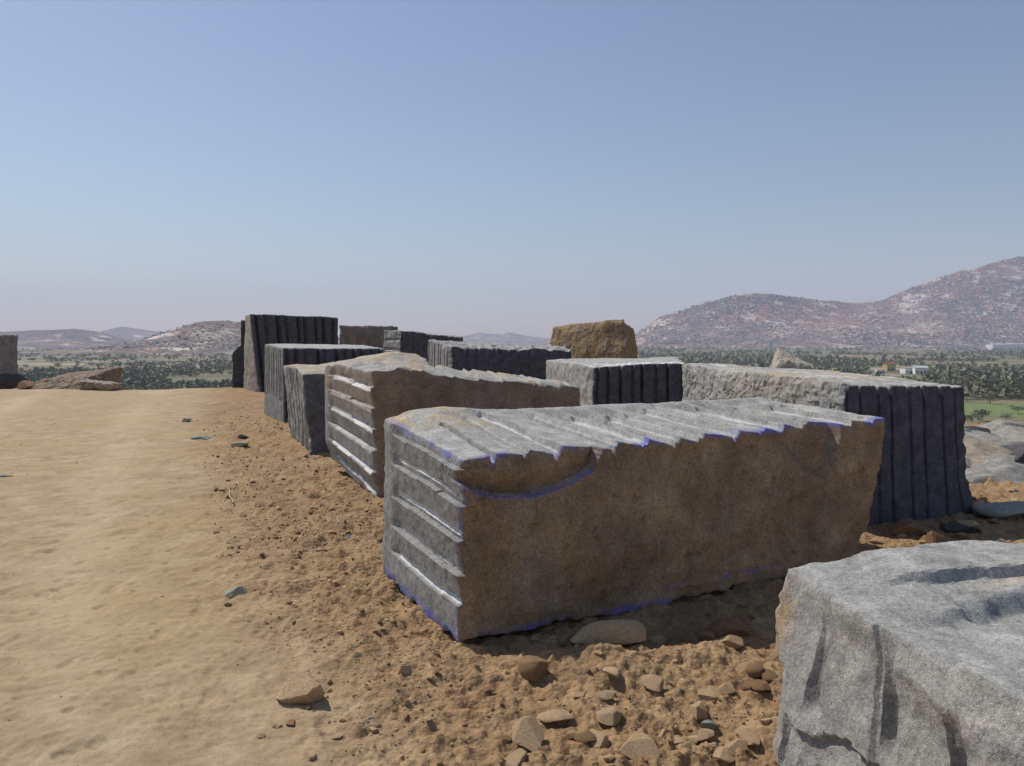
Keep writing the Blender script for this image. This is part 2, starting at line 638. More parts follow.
hr = build_hill('hill', 'long rocky hill with boulders and scrub behind the wooded valley', 3300,
                [(632, 341), (640, 331), (660, 317), (700, 304), (735, 295), (752, 293.5), (770, 294), (790, 297), (820, 300), (850, 303), (870, 302),
                 (885, 299), (905, 290), (930, 281), (955, 272), (980, 266), (1000, 260), (1024, 256), (1100, 235), (1250, 240), (1500, 290), (1700, 330)],
                900, 900, 12, 22, 401, 400)
hl = build_hill('hill', 'rocky pale-patched hill rising behind the wood beside the tall block', 1700,
                [(70, 352), (100, 348), (130, 344), (160, 334), (185, 326), (205, 321.5), (222, 320.5), (240, 322), (280, 326), (330, 336), (380, 345)],
                420, 420, 7, 6, 431, 60)
hm = build_hill('hill', 'low broad hazy hill far behind the flat brown slab', 2700,
                [(-420, 320), (-200, 318), (-60, 326), (0, 332), (40, 330), (75, 328.5), (95, 331), (120, 338), (160, 346)],
                600, 600, 14, 10, 451, 200)
hf = build_hill('hill', 'faint blue peak on the skyline between the nearer hills', 5200,
                [(80, 340), (105, 332), (128, 326.5), (150, 330), (172, 333), (220, 338), (300, 344)],
                900, 900, 30, 14, 471, 200)
hf2 = build_hill('hill', 'faint blue rise on the skyline above the row of blocks', 6000,
                 [(430, 344), (460, 337), (478, 332.5), (495, 334), (510, 332), (528, 336), (570, 341), (620, 344)],
                 900, 900, 35, 10, 491, 200)


# ------------------------------------------------------------------ stones
def ico(sub):
    t = (1 + 5 ** 0.5) / 2
    v = [(-1, t, 0), (1, t, 0), (-1, -t, 0), (1, -t, 0), (0, -1, t), (0, 1, t), (0, -1, -t), (0, 1, -t), (t, 0, -1), (t, 0, 1), (-t, 0, -1), (-t, 0, 1)]
    f = [(0, 11, 5), (0, 5, 1), (0, 1, 7), (0, 7, 10), (0, 10, 11), (1, 5, 9), (5, 11, 4), (11, 10, 2), (10, 7, 6), (7, 1, 8),
         (3, 9, 4), (3, 4, 2), (3, 2, 6), (3, 6, 8), (3, 8, 9), (4, 9, 5), (2, 4, 11), (6, 2, 10), (8, 6, 7), (9, 8, 1)]
    v = [np.array(a) / np.linalg.norm(a) for a in v]
    for _ in range(sub):
        cache, nf = {}, []

        def mid(a, b):
            k = (min(a, b), max(a, b))
            if k not in cache:
                q = v[a] + v[b]
                v.append(q / np.linalg.norm(q))
                cache[k] = len(v) - 1
            return cache[k]
        for a, b, c in f:
            ab, bc, ca = mid(a, b), mid(b, c), mid(c, a)
            nf += [(a, ab, ca), (b, bc, ab), (c, ca, bc), (ab, bc, ca)]
        f = nf
    return np.array(v), np.array(f)


ICO = {k: ico(k) for k in range(5)}


def stone_verts(sub, seed, planes=12, rough=0.05):
    rng = np.random.default_rng(seed)
    v, f = ICO[sub]
    n = rng.normal(size=(planes, 3))
    n /= np.linalg.norm(n, axis=1)[:, None]
    d = rng.uniform(0.5, 0.95, planes)
    dots = v @ n.T
    rad = np.min(np.where(dots > 0.05, d / np.maximum(dots, 0.05), 9.0), axis=1)
    rad = np.minimum(rad, 1.25)
    p = v * rad[:, None]
    p += v * (rough * fbm(p, 2.2, 3, 0.55, seed=seed % 997))[:, None]
    p /= np.abs(p).max(0)
    return p, f


STONE_MESH = {}


def stone_mesh(sub, seed, planes=12, rough=0.05, matname='tan_stone', smooth=False):
    k = (sub, seed, planes, matname)
    if k not in STONE_MESH:
        v, f = stone_verts(sub, seed, planes, rough)
        me = mesh_np('stone', v, None, f, smooth=True, sharp_angle=24)
        me.materials.append(M[matname])
        STONE_MESH[k] = me
    return STONE_MESH[k]


def put_stone(name, x, y, dims, rz, label, cat='stone', mat='tan_stone', seed=1, sub=3, planes=11, sink=0.3, tilt=(0, 0), z=None, group=None, rough=0.05):
    o = link(name, stone_mesh(sub, seed, planes, rough, mat))
    o.scale = (dims[0] / 2, dims[1] / 2, dims[2] / 2)
    o.rotation_euler = (tilt[0], tilt[1], rz)
    zz = gz(x, y) if z is None else z
    o.location = (x, y, zz + dims[2] * (0.5 - sink))
    tag(o, label, cat, group)
    return o


# ------------------------------------------------------------------ quarry blocks
FACES = ('front', 'back', 'left', 'right', 'top', 'bottom')


def facets(a, b, seed, n=9, slope=0.12, size=(1.0, 1.0)):
    """broken rock: lower envelope of gently tilted planes with crisp ridges between them"""
    r = np.random.default_rng(seed)
    best = np.full(len(a), 9.0)
    for q in range(n):
        px_, py_ = r.uniform(0.1, 0.9) * size[0], r.uniform(0.1, 0.9) * size[1]
        gx, gy = r.normal(size=2) * slope
        best = np.minimum(best, r.uniform(0, 0.03) + gx * (a - px_) + gy * (b - py_))
    return best - np.percentile(best, 60)


def scars(a, b, seed, spacing=0.35, depth=0.05, size=(2.0, 1.2), stretch=1.0):
    """conchoidal breakage: lower envelope of shallow dishes meeting in crisp ridges"""
    r = np.random.default_rng(seed)
    n = max(4, int(1.3 * size[0] * size[1] / spacing ** 2))
    best = np.full(len(a), 9.0)
    wa = a + 0.1 * spacing * np.sin(9 * b + seed)
    for q in range(n):
        px_, py_ = r.uniform(-0.1, size[0] + 0.1), r.uniform(-0.1, size[1] + 0.1)
        st = math.exp(r.normal() * 0.35)
        best = np.minimum(best, r.uniform(0, 0.7) * depth + depth * (((wa - px_) * st) ** 2 + ((b - py_) / st * stretch) ** 2) / (0.55 * spacing) ** 2
                          + r.normal() * 0.12 * (wa - px_) + r.normal() * 0.12 * (b - py_))
    return np.clip(best - np.percentile(best, 60), -1.6 * depth, 1.2 * depth)


def build_block(name, label, foot, zb, zt, res, seed, grooves=(), faces=None, amp=0.02, edge=0.03, chips=(), extra=None, top_off=None, cat='stone block', hump=None):
    """foot: ground corners front-left, front-right, back-right, back-left (front = the long face turned to the camera,
    left = the end face turned to the track); zb / zt heights of the four lower / upper corners"""
    foot = [np.array(p, float) for p in foot]
    off = top_off or [(0, 0)] * 4
    c = np.zeros((2, 2, 2, 3))
    idx = [(0, 0), (1, 0), (1, 1), (0, 1)]
    for q, (i, j) in enumerate(idx):
        c[i, j, 0] = level_to_true(*foot[q], zb[q], True)
        sh = c[i, j, 0][1] - foot[q][1]
        tp = foot[q] + np.array(off[q])
        tt = level_to_true(tp[0], tp[1], zt[q], False)
        k_ = (tp[1] + sh) / tp[1]
        c[i, j, 1] = np.array([0, 0, EYE]) + (tt - np.array([0, 0, EYE])) * k_
    L = np.linalg.norm(foot[1] - foot[0])
    W = np.linalg.norm(foot[3] - foot[0])
    H = np.mean(zt) - np.mean(zb)
    nu, nv, nw = [max(4, int(round(s / res))) for s in (L, W, H)]
    keys, quads = [], []

    def lat(i, j, k):
        return (i * (nv + 1) + j) * (nw + 1) + k
    for ax, (na, nb) in enumerate(((nv, nw), (nu, nw), (nu, nv))):
        for side in (0, 1):
            A, B = np.meshgrid(np.arange(na), np.arange(nb), indexing='ij')
            A, B = A.ravel(), B.ravel()

            def at(a, b):
                s = np.full_like(a, (nu, nv, nw)[ax] * side)
                return lat(*((s, a, b), (a, s, b), (a, b, s))[ax])
            q = np.stack([at(A, B), at(A + 1, B), at(A + 1, B + 1), at(A, B + 1)], 1)
            flip = (side == 0) ^ (ax == 1)
            quads.append(q[:, ::-1] if flip else q)
    quads = np.concatenate(quads)
    uniq, inv = np.unique(quads, return_inverse=True)
    quads = inv.reshape(-1, 4)
    k = uniq % (nw + 1)
    j = (uniq // (nw + 1)) % (nv + 1)
    i = uniq // ((nw + 1) * (nv + 1))
    u, v, w = i / nu, j / nv, k / nw
    pos = np.zeros((len(u), 3))
    for a in (0, 1):
        for b in (0, 1):
            for d in (0, 1):
                wt = (u if a else 1 - u) * (v if b else 1 - v) * (w if d else 1 - w)
                pos += wt[:, None] * c[a, b, d]
    base = pos.copy()
    du = c[1].mean((0, 1)) - c[0].mean((0, 1))
    dv = c[:, 1].mean((0, 1)) - c[:, 0].mean((0, 1))
    dw = c[:, :, 1].mean((0, 1)) - c[:, :, 0].mean((0, 1))
    nrm = {'right': np.cross(dv, dw), 'back': np.cross(dw, du), 'top': np.cross(du, dv)}
    nrm = {q: n / np.linalg.norm(n) for q, n in nrm.items()}
    nrm['left'], nrm['front'], nrm['bottom'] = -nrm['right'], -nrm['back'], -nrm['top']
    on = {'left': i == 0, 'right': i == nu, 'front': j == 0, 'back': j == nv, 'bottom': k == 0, 'top': k == nw}
    um, vm, wm = u * L, v * W, w * H
    ab = {'front': (um, wm, L, H), 'back': (um, wm, L, H), 'left': (vm, wm, W, H), 'right': (vm, wm, W, H), 'top': (um, vm, L, W), 'bottom': (um, vm, L, W)}
    at_names = ('lite', 'rust', 'ochre', 'sand', 'powder_skylight', 'paint')
    att = {q: np.zeros(len(u)) for q in at_names}
    faces = faces or {}
    dist = {'left': um, 'right': L - um, 'front': vm, 'back': W - vm, 'bottom': wm, 'top': H - wm}
    span = {'left': L, 'right': L, 'front': W, 'back': W, 'bottom': H, 'top': H}
    disp = np.zeros_like(pos)
    cnt = np.zeros(len(u))

    def place(uu, vv, ww):
        out = np.zeros((len(uu), 3))
        for a_ in (0, 1):
            for b_ in (0, 1):
                for d_ in (0, 1):
                    out += ((uu if a_ else 1 - uu) * (vv if b_ else 1 - vv) * (ww if d_ else 1 - ww))[:, None] * c[a_, b_, d_]
        return out
    for fi, fc in enumerate(FACES):
        # each face's relief is carried a little way into the block, so that neighbouring faces follow it without folding
        fall = min(0.28, 0.45 * span[fc])
        m = dist[fc] < fall
        wgt = 1 - dist[fc][m] / fall
        onf = on[fc][m]
        side = 1.0 if fc in ('right', 'back', 'top') else 0.0
        pu, pv_, pw_ = u[m], v[m], w[m]
        if fc in ('left', 'right'):
            pu = np.full_like(pu, side)
        elif fc in ('front', 'back'):
            pv_ = np.full_like(pv_, side)
        else:
            pw_ = np.full_like(pw_, side)
        bp = place(pu, pv_, pw_)
        f_lo = fbm(bp, 1.7, 3, 0.5, seed=seed)
        f_mid = fbm(bp, 6.5, 4, 0.55, seed=seed + 3)
        f_hi = fbm(bp, 24, 3, 0.55, seed=seed + 7)
        f_e = fbm(bp, 7, 3, 0.6, seed=seed + 11)
        a, b, A, B = [q[m] if hasattr(q, '__len__') else q for q in ab[fc]]
        spec = faces.get(fc, {})
        am = spec.get('amp', amp)
        d = am * (1.2 * f_lo + 0.7 * f_mid + 0.28 * f_hi)
        if spec.get('pitted', 0.0):
            d += spec['pitted'] * (fbm(bp, 16, 3, 0.6, seed=seed + 13, ridged=True) + 0.6 * fbm(bp, 45, 2, 0.6, seed=seed + 14))
        # worn arrises
        de = np.minimum.reduce([a, A - a, b, B - b])
        ew = spec.get('edge', edge)
        d -= ew * np.exp(-de / (ew * 1.1 + 1e-6)) * (0.35 + 0.9 * np.clip(f_e + 0.15, 0, 1))
        pw = np.zeros(m.sum())
        for g in grooves:
            if g['face'] != fc:
                continue
            along, across, LA, LC = (a, b, A, B) if g['axis'] == 0 else (b, a, B, A)
            r = g.get('r', 0.025)
            dep = g.get('depth', 0.03)
            cs = g['at']
            for gi, s0 in enumerate(cs):
                h1 = math.sin(seed * 12.9 + gi * 78.2) * 0.5
                t0 = g.get('t0', 0.0) + g.get('jit', 0.0) * abs(h1)
                t1 = g.get('t1', 1.0) - g.get('jit1', 0.0) * abs(math.sin(seed + gi * 3.7))
                t = along / LA
                wob = g.get('wob', 0.012) * vnoise(np.stack([along * 2.2, np.full_like(along, gi * 3.1), np.full_like(along, 0.5)], 1), seed + 21)
                skew = g.get('skew', 0.0) * (t - 0.5)
                if 'warp' in g:
                    wob = wob + g['warp'] * vnoise(np.stack([along * 2.0, across * 1.0, np.full_like(along, 0.5)], 1), seed + 41)
                x = (across - (s0 * LC + wob + skew * LC)) / r
                prof = np.sqrt(np.clip(1 - x * x, 0, 1))
                fd = g.get('fade', 0.035)
                fade = sstep(t0 - 0.004, t0 + fd, t) * sstep(t1 + 0.004, t1 - g.get('fade1', fd), t)
                ramp_ = 1.0
                if 'ramp' in g:
                    ramp_ = g['ramp'] + (1 - g['ramp']) * (1 - t if g.get('ramp_to', 0) == 0 else t)
                vari = 0.75 + 0.5 * h1
                d -= dep * prof * fade * ramp_ * vari
                pw = np.maximum(pw, (np.abs(x + 0.2) < 1.0) * fade * g.get('powder_skylight', 0.0) * (0.75 + 0.35 * f_mid + 0.4 * h1))
                if 'bulge' in g:                       # conchoidal lip beside each drill hole
                    lip = np.exp(-np.clip(x, 0, 50) / g.get('lipw', 2.2)) * (x > 0)
                    d -= g['bulge'] * lip * fade * (0.8 + 0.6 * f_lo)
        for sw in spec.get('saw', ()):
            along, across = (a, b) if sw['axis'] == 0 else (b, a)
            ps = np.array(sw['at'])
            if 'warp' in sw:
                across = across - sw['warp'] * vnoise(np.stack([along * 2.0, across * 1.0, np.full_like(along, 0.5)], 1), seed + 41)
            k0 = np.clip(np.searchsorted(ps, across), 1, len(ps) - 1)
            fr = np.clip((across - ps[k0 - 1]) / (ps[k0] - ps[k0 - 1]), 0, 1)
            fr = np.where(across < ps[0], sw.get('first', 1.0), fr)
            fr = np.where(across > ps[-1], sw.get('last', 0.0), fr)
            if sw.get('flip'):
                fr = 1 - fr
            hv = 0.7 + 0.6 * (_hash(k0.astype(np.int64), k0 * 0 + 5, k0 * 0 + 7, seed) / 4294967296.0)
            tl = along / (A if sw['axis'] == 0 else B)
            d -= sw['depth'] * hv * fr * sstep(sw.get('t1', 1.0) + 0.02, sw.get('t1', 1.0) - 0.1, tl)
        if spec.get('facet', 0.0):
            d += facets(a, b, seed * 5 + fi, spec.get('facet_n', 9), spec['facet'], (A, B))
        if spec.get('broken', 0.0):
            d += spec['broken'] * scars(a, b, seed * 7 + fi, 0.13, 0.016, (A, B))
        for ch in chips:
            if ch['face'] == fc:
                d += ch['f'](a, b, A, B, f_mid, f_lo)
        if fc == 'top' and hump is not None:
            d += hump(a, b, A, B, f_lo)
        disp[m] += (d * wgt)[:, None] * nrm[fc]
        ids = np.nonzero(m)[0][onf]
        a, b, f_lo, f_mid, pw = a[onf], b[onf], f_lo[onf], f_mid[onf], pw[onf]
        for q in at_names[:4]:
            val = spec.get(q, 0.0)
            if callable(val):
                val = val(a, b, A, B, f_lo, f_mid)
            att[q][ids] += val
        cnt[ids] += 1
        att['powder_skylight'][ids] = np.maximum(att['powder_skylight'][ids], pw)
        for key in ('paint', 'powder_skylight'):
            fn = spec.get(key)
            if fn is not None:
                att[key][ids] = np.maximum(att[key][ids], fn(a, b, A, B, f_lo, f_mid))
    for q in at_names[:4]:
        att[q] = np.clip(att[q] / np.maximum(cnt, 1), 0, 1)
    pos = pos + disp
    ctr = np.array([*c[:, :, 0, :2].mean((0, 1)), min(zb)])
    me = mesh_np(name, pos - ctr, quads, attrs={q: np.clip(x, 0, 1.5) for q, x in att.items()}, sharp_angle=22)
    o = link(name, me, M['granite'], loc=ctr)
    tag(o, label, cat, 'quarried stone blocks in the yard')
    return o


def lin(n, a, b, jit=0.0, seed=0):
    r = np.random.default_rng(seed + 900)
    s = np.linspace(a, b, n)
    return list(s + r.uniform(-jit, jit, n))


# --- the large brown-faced block in front
def chip_main(a, b, A, B, nm, nl):
    curve = np.interp(a, [0, 0.06, 0.22, 0.45, 0.66, 0.8, 0.9], [0.90, 0.85, 0.795, 0.77, 0.83, 0.91, 1.2])
    inside = sstep(-0.004, 0.016, b - curve - 0.012 * nm)
    d = -inside * (0.10 - 0.055 * sstep(0, 0.16, b - curve))
    # second chip near the far end
    lft = np.interp(b, [0.6, 0.75, 0.96], [2.62, 2.3, 2.12])
    rgt = np.interp(b, [0.6, 0.96], [2.52, 2.62])
    ins2 = sstep(0.0, 0.16, a - lft) * sstep(0.02, -0.004, a - rgt) * sstep(0.55, 0.66, b)
    d -= 0.09 * ins2
    # broken lower far corner
    d -= 0.06 * sstep(2.7, 3.0, a + 0.25 * (0.4 - b)) * sstep(0.5, 0.05, b)
    # broad uneven hollows
    d += 0.012 * nl + scars(a, b, 6, 0.5, 0.010, (3.0, 0.97)) * sstep(0.0, 0.1, b) * sstep(0.0, 0.1, B - b)
    return d


def paint_front(a, b, A, B, nl, nm):
    curve = np.interp(a, [0, 0.06, 0.22, 0.45, 0.66, 0.8, 0.9], [0.90, 0.85, 0.795, 0.77, 0.83, 0.91, 1.2])
    p = np.exp(-((b - curve + 0.005) / 0.016) ** 2) * 0.7
    p = np.maximum(p, sstep(0.05, 0.01, B - b) * (0.55 + 0.9 * nm))
    p = np.maximum(p, sstep(0.085, 0.02, b) * (0.45 + 1.1 * nl + 0.6 * nm) * sstep(2.6, 2.3, a))
    p = np.maximum(p, np.exp(-((b - 0.10) / 0.018) ** 2) * sstep(0.9, 1.5, a) * (0.4 + nm) * sstep(2.5, 2.2, a))
    return p


def ledge_skylight(a, b, A, B, nl, nm):  # pale grey line painting the skylight caught by the chip ledge
    curve = np.interp(a, [0, 0.06, 0.22, 0.45, 0.66, 0.8, 0.9], [0.90, 0.85, 0.795, 0.77, 0.83, 0.91, 1.2])
    return 0.5 * np.exp(-((b - curve - 0.006) / 0.012) ** 2)


def paint_left(a, b, A, B, nl, nm):
    p = sstep(0.06, 0.02, a) * (0.5 + 0.9 * nm)
    p = np.maximum(p, sstep(0.12, 0.02, b) * (0.7 + 0.8 * nm))
    p = np.maximum(p, sstep(0.06, 0.02, B - b) * (0.7 + 0.8 * nm) * sstep(1.15, 0.9, a))
    p = np.maximum(p, sstep(0.04, 0.01, A - a) * (0.15 + 0.7 * nm))
    return p


def paint_top(a, b, A, B, nl, nm):
    p = sstep(0.09, 0.03, b) * (0.45 + 1.0 * nm)
    p = np.maximum(p, sstep(0.06, 0.02, a) * (0.35 + 0.9 * nm))
    return np.maximum(p, sstep(0.16, 0.06, np.hypot((a - 1.9) / 2.2, b - 0.05)) * (0.5 + 0.8 * nl))


NOTCH = [0.2, 0.41, 0.6, 0.93, 1.13, 1.35, 1.52, 1.78, 1.97, 2.2, 2.42, 2.72, 2.9]


def chip_main_top(a, b, A, B, nm, nl):
    d = 0.035 * np.exp(-((a - 0.35) / 0.3) ** 2) * sstep(0.3, 0.9, b) - 0.02 * sstep(0.35, 0.1, a) * sstep(0.8, 0.3, b)
    d -= 0.05 * sstep(0.25, 0.0, a) * sstep(0.35, 0.9, b) * 0.6
    return d


B1 = dict(foot=[(-0.285, 4.10), (2.47, 5.42), (1.98, 6.52), (-0.885, 5.27)])
build_block('stone_block', 'largest grey block with brown long face and blue painted edges beside the corner rock', B1['foot'],
            [0.0, 0.02, 0.02, 0.03], [0.985, 1.08, 1.13, 1.09], 0.0112, 5, top_off=[(0, 0.06), (0.14, 0.02), (0.1, 0), (0.01, 0.03)],
            grooves=[
                dict(face='left', axis=0, at=[0.2 / 0.98, 0.365 / 0.98, 0.56 / 0.98, 0.765 / 0.98], r=0.013, depth=0.02, t0=0.0, t1=0.84, jit1=0.06, powder_skylight=1.2, wob=0.0, warp=0.022, ramp=0.7, ramp_to=0),
                dict(face='top', axis=1, at=[q / 3.03 for q in NOTCH], r=0.02, depth=0.05, t0=-0.1, t1=0.97, jit1=0.35, powder_skylight=0.65, wob=0.004),
                dict(face='bottom', axis=1, at=lin(13, 0.04, 0.96, 0.012, 4), r=0.03, depth=0.045, t0=0.0, t1=1.0, wob=0.01),
            ],
            faces={'front': dict(rust=1.0, ochre=lambda a, b, A, B, nl, nm: np.clip(0.1 + 1.0 * nm + 0.4 * nl, 0, 0.6) * sstep(2.2, 0.6, a), amp=0.018, edge=0.014, pitted=0.005, paint=paint_front, lite=0.2, powder_skylight=ledge_skylight),
                   'left': dict(lite=0.58, amp=0.008, edge=0.02, pitted=0.003, paint=paint_left, saw=[dict(axis=0, at=[0.2, 0.365, 0.56, 0.765, 0.985], depth=0.038, flip=True, first=1.0, t1=0.86, warp=0.022)]),  # end face tone lowered, painting in the weak grazing sun
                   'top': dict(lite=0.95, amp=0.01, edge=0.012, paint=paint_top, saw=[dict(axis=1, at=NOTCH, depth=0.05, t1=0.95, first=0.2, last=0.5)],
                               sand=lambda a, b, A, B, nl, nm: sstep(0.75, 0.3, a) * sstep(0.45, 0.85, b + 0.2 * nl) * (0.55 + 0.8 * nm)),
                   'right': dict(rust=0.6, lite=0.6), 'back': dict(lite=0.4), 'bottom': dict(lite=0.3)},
            chips=[dict(face='front', f=chip_main), dict(face='top', f=chip_main_top)])

# --- second block: brown face, end face with six drill grooves
def chip_b2_left(a, b, A, B, nm, nl):
    return -0.07 * sstep(0.3, 0, b)


def chip_b2_top(a, b, A, B, nm, nl):
    return 0.03 * nl + 0.03 * nm * sstep(0.3, 1.0, b)


def sand_b2(a, b, A, B, nl, nm):
    return np.clip(0.36 + 0.9 * nl + 0.9 * nm, 0, 0.8) * sstep(0.1, 0.5, a)


build_block('stone_block', 'brown-faced block behind the largest, its end crossed by six level drill grooves',
            [(-1.38, 7.62), (0.68, 7.65), (0.38, 9.4), (-2.2, 9.15)], [-0.02, 0, 0, 0.2], [1.27, 1.24, 1.27, 1.31], 0.018, 17,
            grooves=[dict(face='left', axis=0, at=[q / 1.2425 for q in (0.11, 0.315, 0.52, 0.725, 0.925, 1.11)], r=0.02, depth=0.03, t0=0.0, t1=0.9, jit1=0.05, powder_skylight=1.0, wob=0.0, warp=0.022),
                     dict(face='top', axis=1, at=lin(7, 0.1, 0.95, 0.02, 6), r=0.03, depth=0.03, t0=0, t1=0.8, jit1=0.5, powder_skylight=0.4)],
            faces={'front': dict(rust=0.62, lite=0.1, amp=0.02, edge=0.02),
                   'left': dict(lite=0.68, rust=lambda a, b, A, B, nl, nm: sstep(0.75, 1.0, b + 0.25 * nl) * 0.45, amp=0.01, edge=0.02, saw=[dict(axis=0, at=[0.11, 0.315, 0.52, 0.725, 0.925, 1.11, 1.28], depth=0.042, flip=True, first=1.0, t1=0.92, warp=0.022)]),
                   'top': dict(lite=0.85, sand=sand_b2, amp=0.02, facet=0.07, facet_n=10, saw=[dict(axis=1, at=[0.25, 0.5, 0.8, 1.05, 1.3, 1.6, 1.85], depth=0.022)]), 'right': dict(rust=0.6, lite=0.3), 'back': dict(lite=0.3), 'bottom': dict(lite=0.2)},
            chips=[dict(face='left', f=chip_b2_left), dict(face='top', f=chip_b2_top)])

# --- third block: sandy humped top
build_block('stone_block', 'dark block with sandy humped top leaning close behind the second block',
            [(-2.72, 10.5), (-0.95, 11.1), (-1.65, 13.1), (-3.5, 12.35)], [0, 0, 0, 0], [1.15, 1.2, 1.28, 1.25], 0.026, 29,
            top_off=[(-0.1, 0.0), (0, 0), (0, 0), (-0.15, 0.1)],
            grooves=[dict(face='left', axis=1, at=lin(6, 0.12, 0.9, 0.03, 9), r=0.05, depth=0.035, wob=0.03)],
            faces={'front': dict(lite=0.12, amp=0.03), 'left': dict(lite=0.62, amp=0.035),
                   'top': dict(sand=lambda a, b, A, B, nl, nm: np.clip(0.6 + 0.7 * nm, 0, 0.95), lite=0.9, amp=0.025, facet=0.06), 'right': dict(lite=0.2), 'back': dict(lite=0.2), 'bottom': dict()},
            hump=lambda a, b, A, B, nl: 0.15 * np.clip(1 - np.abs(a - 1.4) / 1.0, 0, 1) * sstep(0.3, 1.5, b) + 0.03 * nl)

# --- fourth block: blue-grey with grooved sides
build_block('stone_block', 'blue-grey block with upright drill grooves and flat top, beside the tallest block',
            [(-4.2, 14.3), (-2.45, 15.0), (-3.2, 16.9), (-5.15, 16.2)], [0, 0, 0, 0], [1.46, 1.44, 1.5, 1.52], 0.03, 37,
            grooves=[dict(face='left', axis=1, at=lin(8, 0.08, 0.94, 0.015, 12), r=0.05, depth=0.05, t0=0.27, t1=0.98, wob=0.02, jit=0.12),
                     dict(face='front', axis=1, at=lin(11, 0.05, 0.96, 0.02, 13), r=0.035, depth=0.10, t0=0.1, t1=1.1, wob=0.005)],
            faces={'front': dict(lite=0.0, amp=0.015), 'left': dict(lite=0.42, amp=0.015), 'top': dict(lite=1.0, amp=0.015, powder_skylight=lambda a, b, A, B, nl, nm: sstep(0.25, 0.0, b) * (0.4 + nm)),
                   'right': dict(), 'back': dict(), 'bottom': dict()}, edge=0.02)

# --- tall block
build_block('stone_block', 'tallest dark block with khaki end and vertical grooves, far along the track',
            [(-7.42, 22.9), (-5.38, 24.2), (-6.2, 25.8), (-8.42, 24.4)], [-0.05, 0, 0, 0], [2.38, 2.31, 2.3, 2.35], 0.035, 43,
            top_off=[(-0.3, 0.0), (0, 0), (0, 0), (0.05, 0.05)],
            grooves=[dict(face='front', axis=1, at=lin(9, 0.08, 0.95, 0.025, 15), r=0.045, depth=0.16, t0=-0.1, t1=1.1, wob=0.004)],
            faces={'front': dict(lite=0.0, amp=0.012, edge=0.02), 'left': dict(ochre=0.22, lite=0.75, sand=0.2, amp=0.03), 'top': dict(lite=0.8),
                   'right': dict(), 'back': dict(), 'bottom': dict()})

# --- dark broken block behind the tall one
build_block('stone_block', 'narrow dark block with stepped broken end peeping out behind the tall block',
            [(-9.05, 25.2), (-7.6, 26.0), (-8.1, 27.4), (-9.5, 26.6)], [-0.2, -0.2, -0.3, -0.3], [2.25, 2.25, 2.2, 2.2], 0.045, 47,
            grooves=[dict(face='left', axis=0, at=[0.15, 0.32, 0.47, 0.6], r=0.1, depth=0.12, wob=0.05)],
            chips=[dict(face='left', f=lambda a, b, A, B, nm, nl: -0.28 * sstep(1.35, 1.7, b + 0.1 * nm))],
            faces={'front': dict(lite=0.05), 'left': dict(lite=0.25, rust=0.4), 'top': dict(lite=0.6)}, amp=0.04)

# --- blocks of the back row
build_block('stone_block', 'brownish-grey striated block right behind the tall block',
            [(-6.4, 28.9), (-4.25, 27.8), (-4.25, 29.2), (-5.9, 30.4)], [-0.1] * 4, [2.13, 2.1, 2.1, 2.12], 0.04, 53,
            grooves=[dict(face='front', axis=1, at=lin(10, 0.05, 0.96, 0.02, 18), r=0.08, depth=0.07, t0=0, t1=0.85, wob=0.03)],
            faces={'front': dict(lite=0.45, rust=0.45), 'left': dict(lite=0.5, rust=0.3), 'top': dict(lite=0.55, rust=0.2)}, amp=0.03)
build_block('stone_block', 'dark block with pale level-grooved end behind the low lumpy-topped block',
            [(-3.52, 24.4), (-1.5, 23.2), (-1.6, 25.0), (-4.2, 25.5)], [0, 0, 0, 0], [1.91, 1.68, 1.7, 1.94], 0.03, 59,
            grooves=[dict(face='left', axis=0, at=[0.2, 0.36, 0.52, 0.68, 0.84], r=0.045, depth=0.07, t0=0.02, t1=0.9, powder_skylight=0.7),
                     dict(face='front', axis=1, at=lin(11, 0.05, 0.95, 0.02, 22), r=0.06, depth=0.05, t0=0.0, t1=1.0)],
            faces={'front': dict(lite=0.02), 'left': dict(lite=0.75), 'top': dict(lite=0.7)}, amp=0.03)
build_block('stone_block', 'low dark block with lumpy chipped pale top below the faint blue rise',
            [(-1.48, 18.6), (1.34, 17.5), (1.36, 19.4), (-2.2, 20.3)], [0, 0, 0, 0], [1.47, 1.36, 1.43, 1.63], 0.026, 61,
            grooves=[dict(face='left', axis=1, at=lin(7, 0.1, 0.93, 0.02, 25), r=0.05, depth=0.05, t0=0.1, t1=1.0),
                     dict(face='front', axis=1, at=lin(14, 0.03, 0.97, 0.02, 26), r=0.05, depth=0.03, t0=0.3, t1=1.0),
                     dict(face='top', axis=1, at=lin(13, 0.04, 0.97, 0.02, 27), r=0.06, depth=0.09, t0=0, t1=0.7, jit1=0.5)],
            faces={'front': dict(lite=0.0), 'left': dict(lite=0.7), 'top': dict(lite=0.85, amp=0.07)}, amp=0.02, edge=0.05)
# --- squarish block with dark grooved face
build_block('stone_block', 'squarish block with pale end and near-black grooved face below the brown boulder',
            [(1.28, 12.5), (2.73, 12.3), (3.2, 15.0), (0.62, 14.8)], [0, 0, 0, 0], [1.18, 1.24, 1.27, 1.235], 0.02, 67,
            grooves=[dict(face='front', axis=1, at=lin(8, 0.05, 0.95, 0.025, 31), r=0.024, depth=0.08, t0=-0.1, t1=1.1, wob=0.004),
                     dict(face='top', axis=1, at=lin(9, 0.05, 0.96, 0.015, 32), r=0.03, depth=0.03, t0=0, t1=0.4, powder_skylight=0.7)],
            faces={'front': dict(lite=0.0, amp=0.012), 'left': dict(lite=0.85, sand=0.25, amp=0.03),
                   'top': dict(lite=1.0, amp=0.02, powder_skylight=lambda a, b, A, B, nl, nm: sstep(0.9, 0.1, b) * (0.55 + nm))}, edge=0.025)

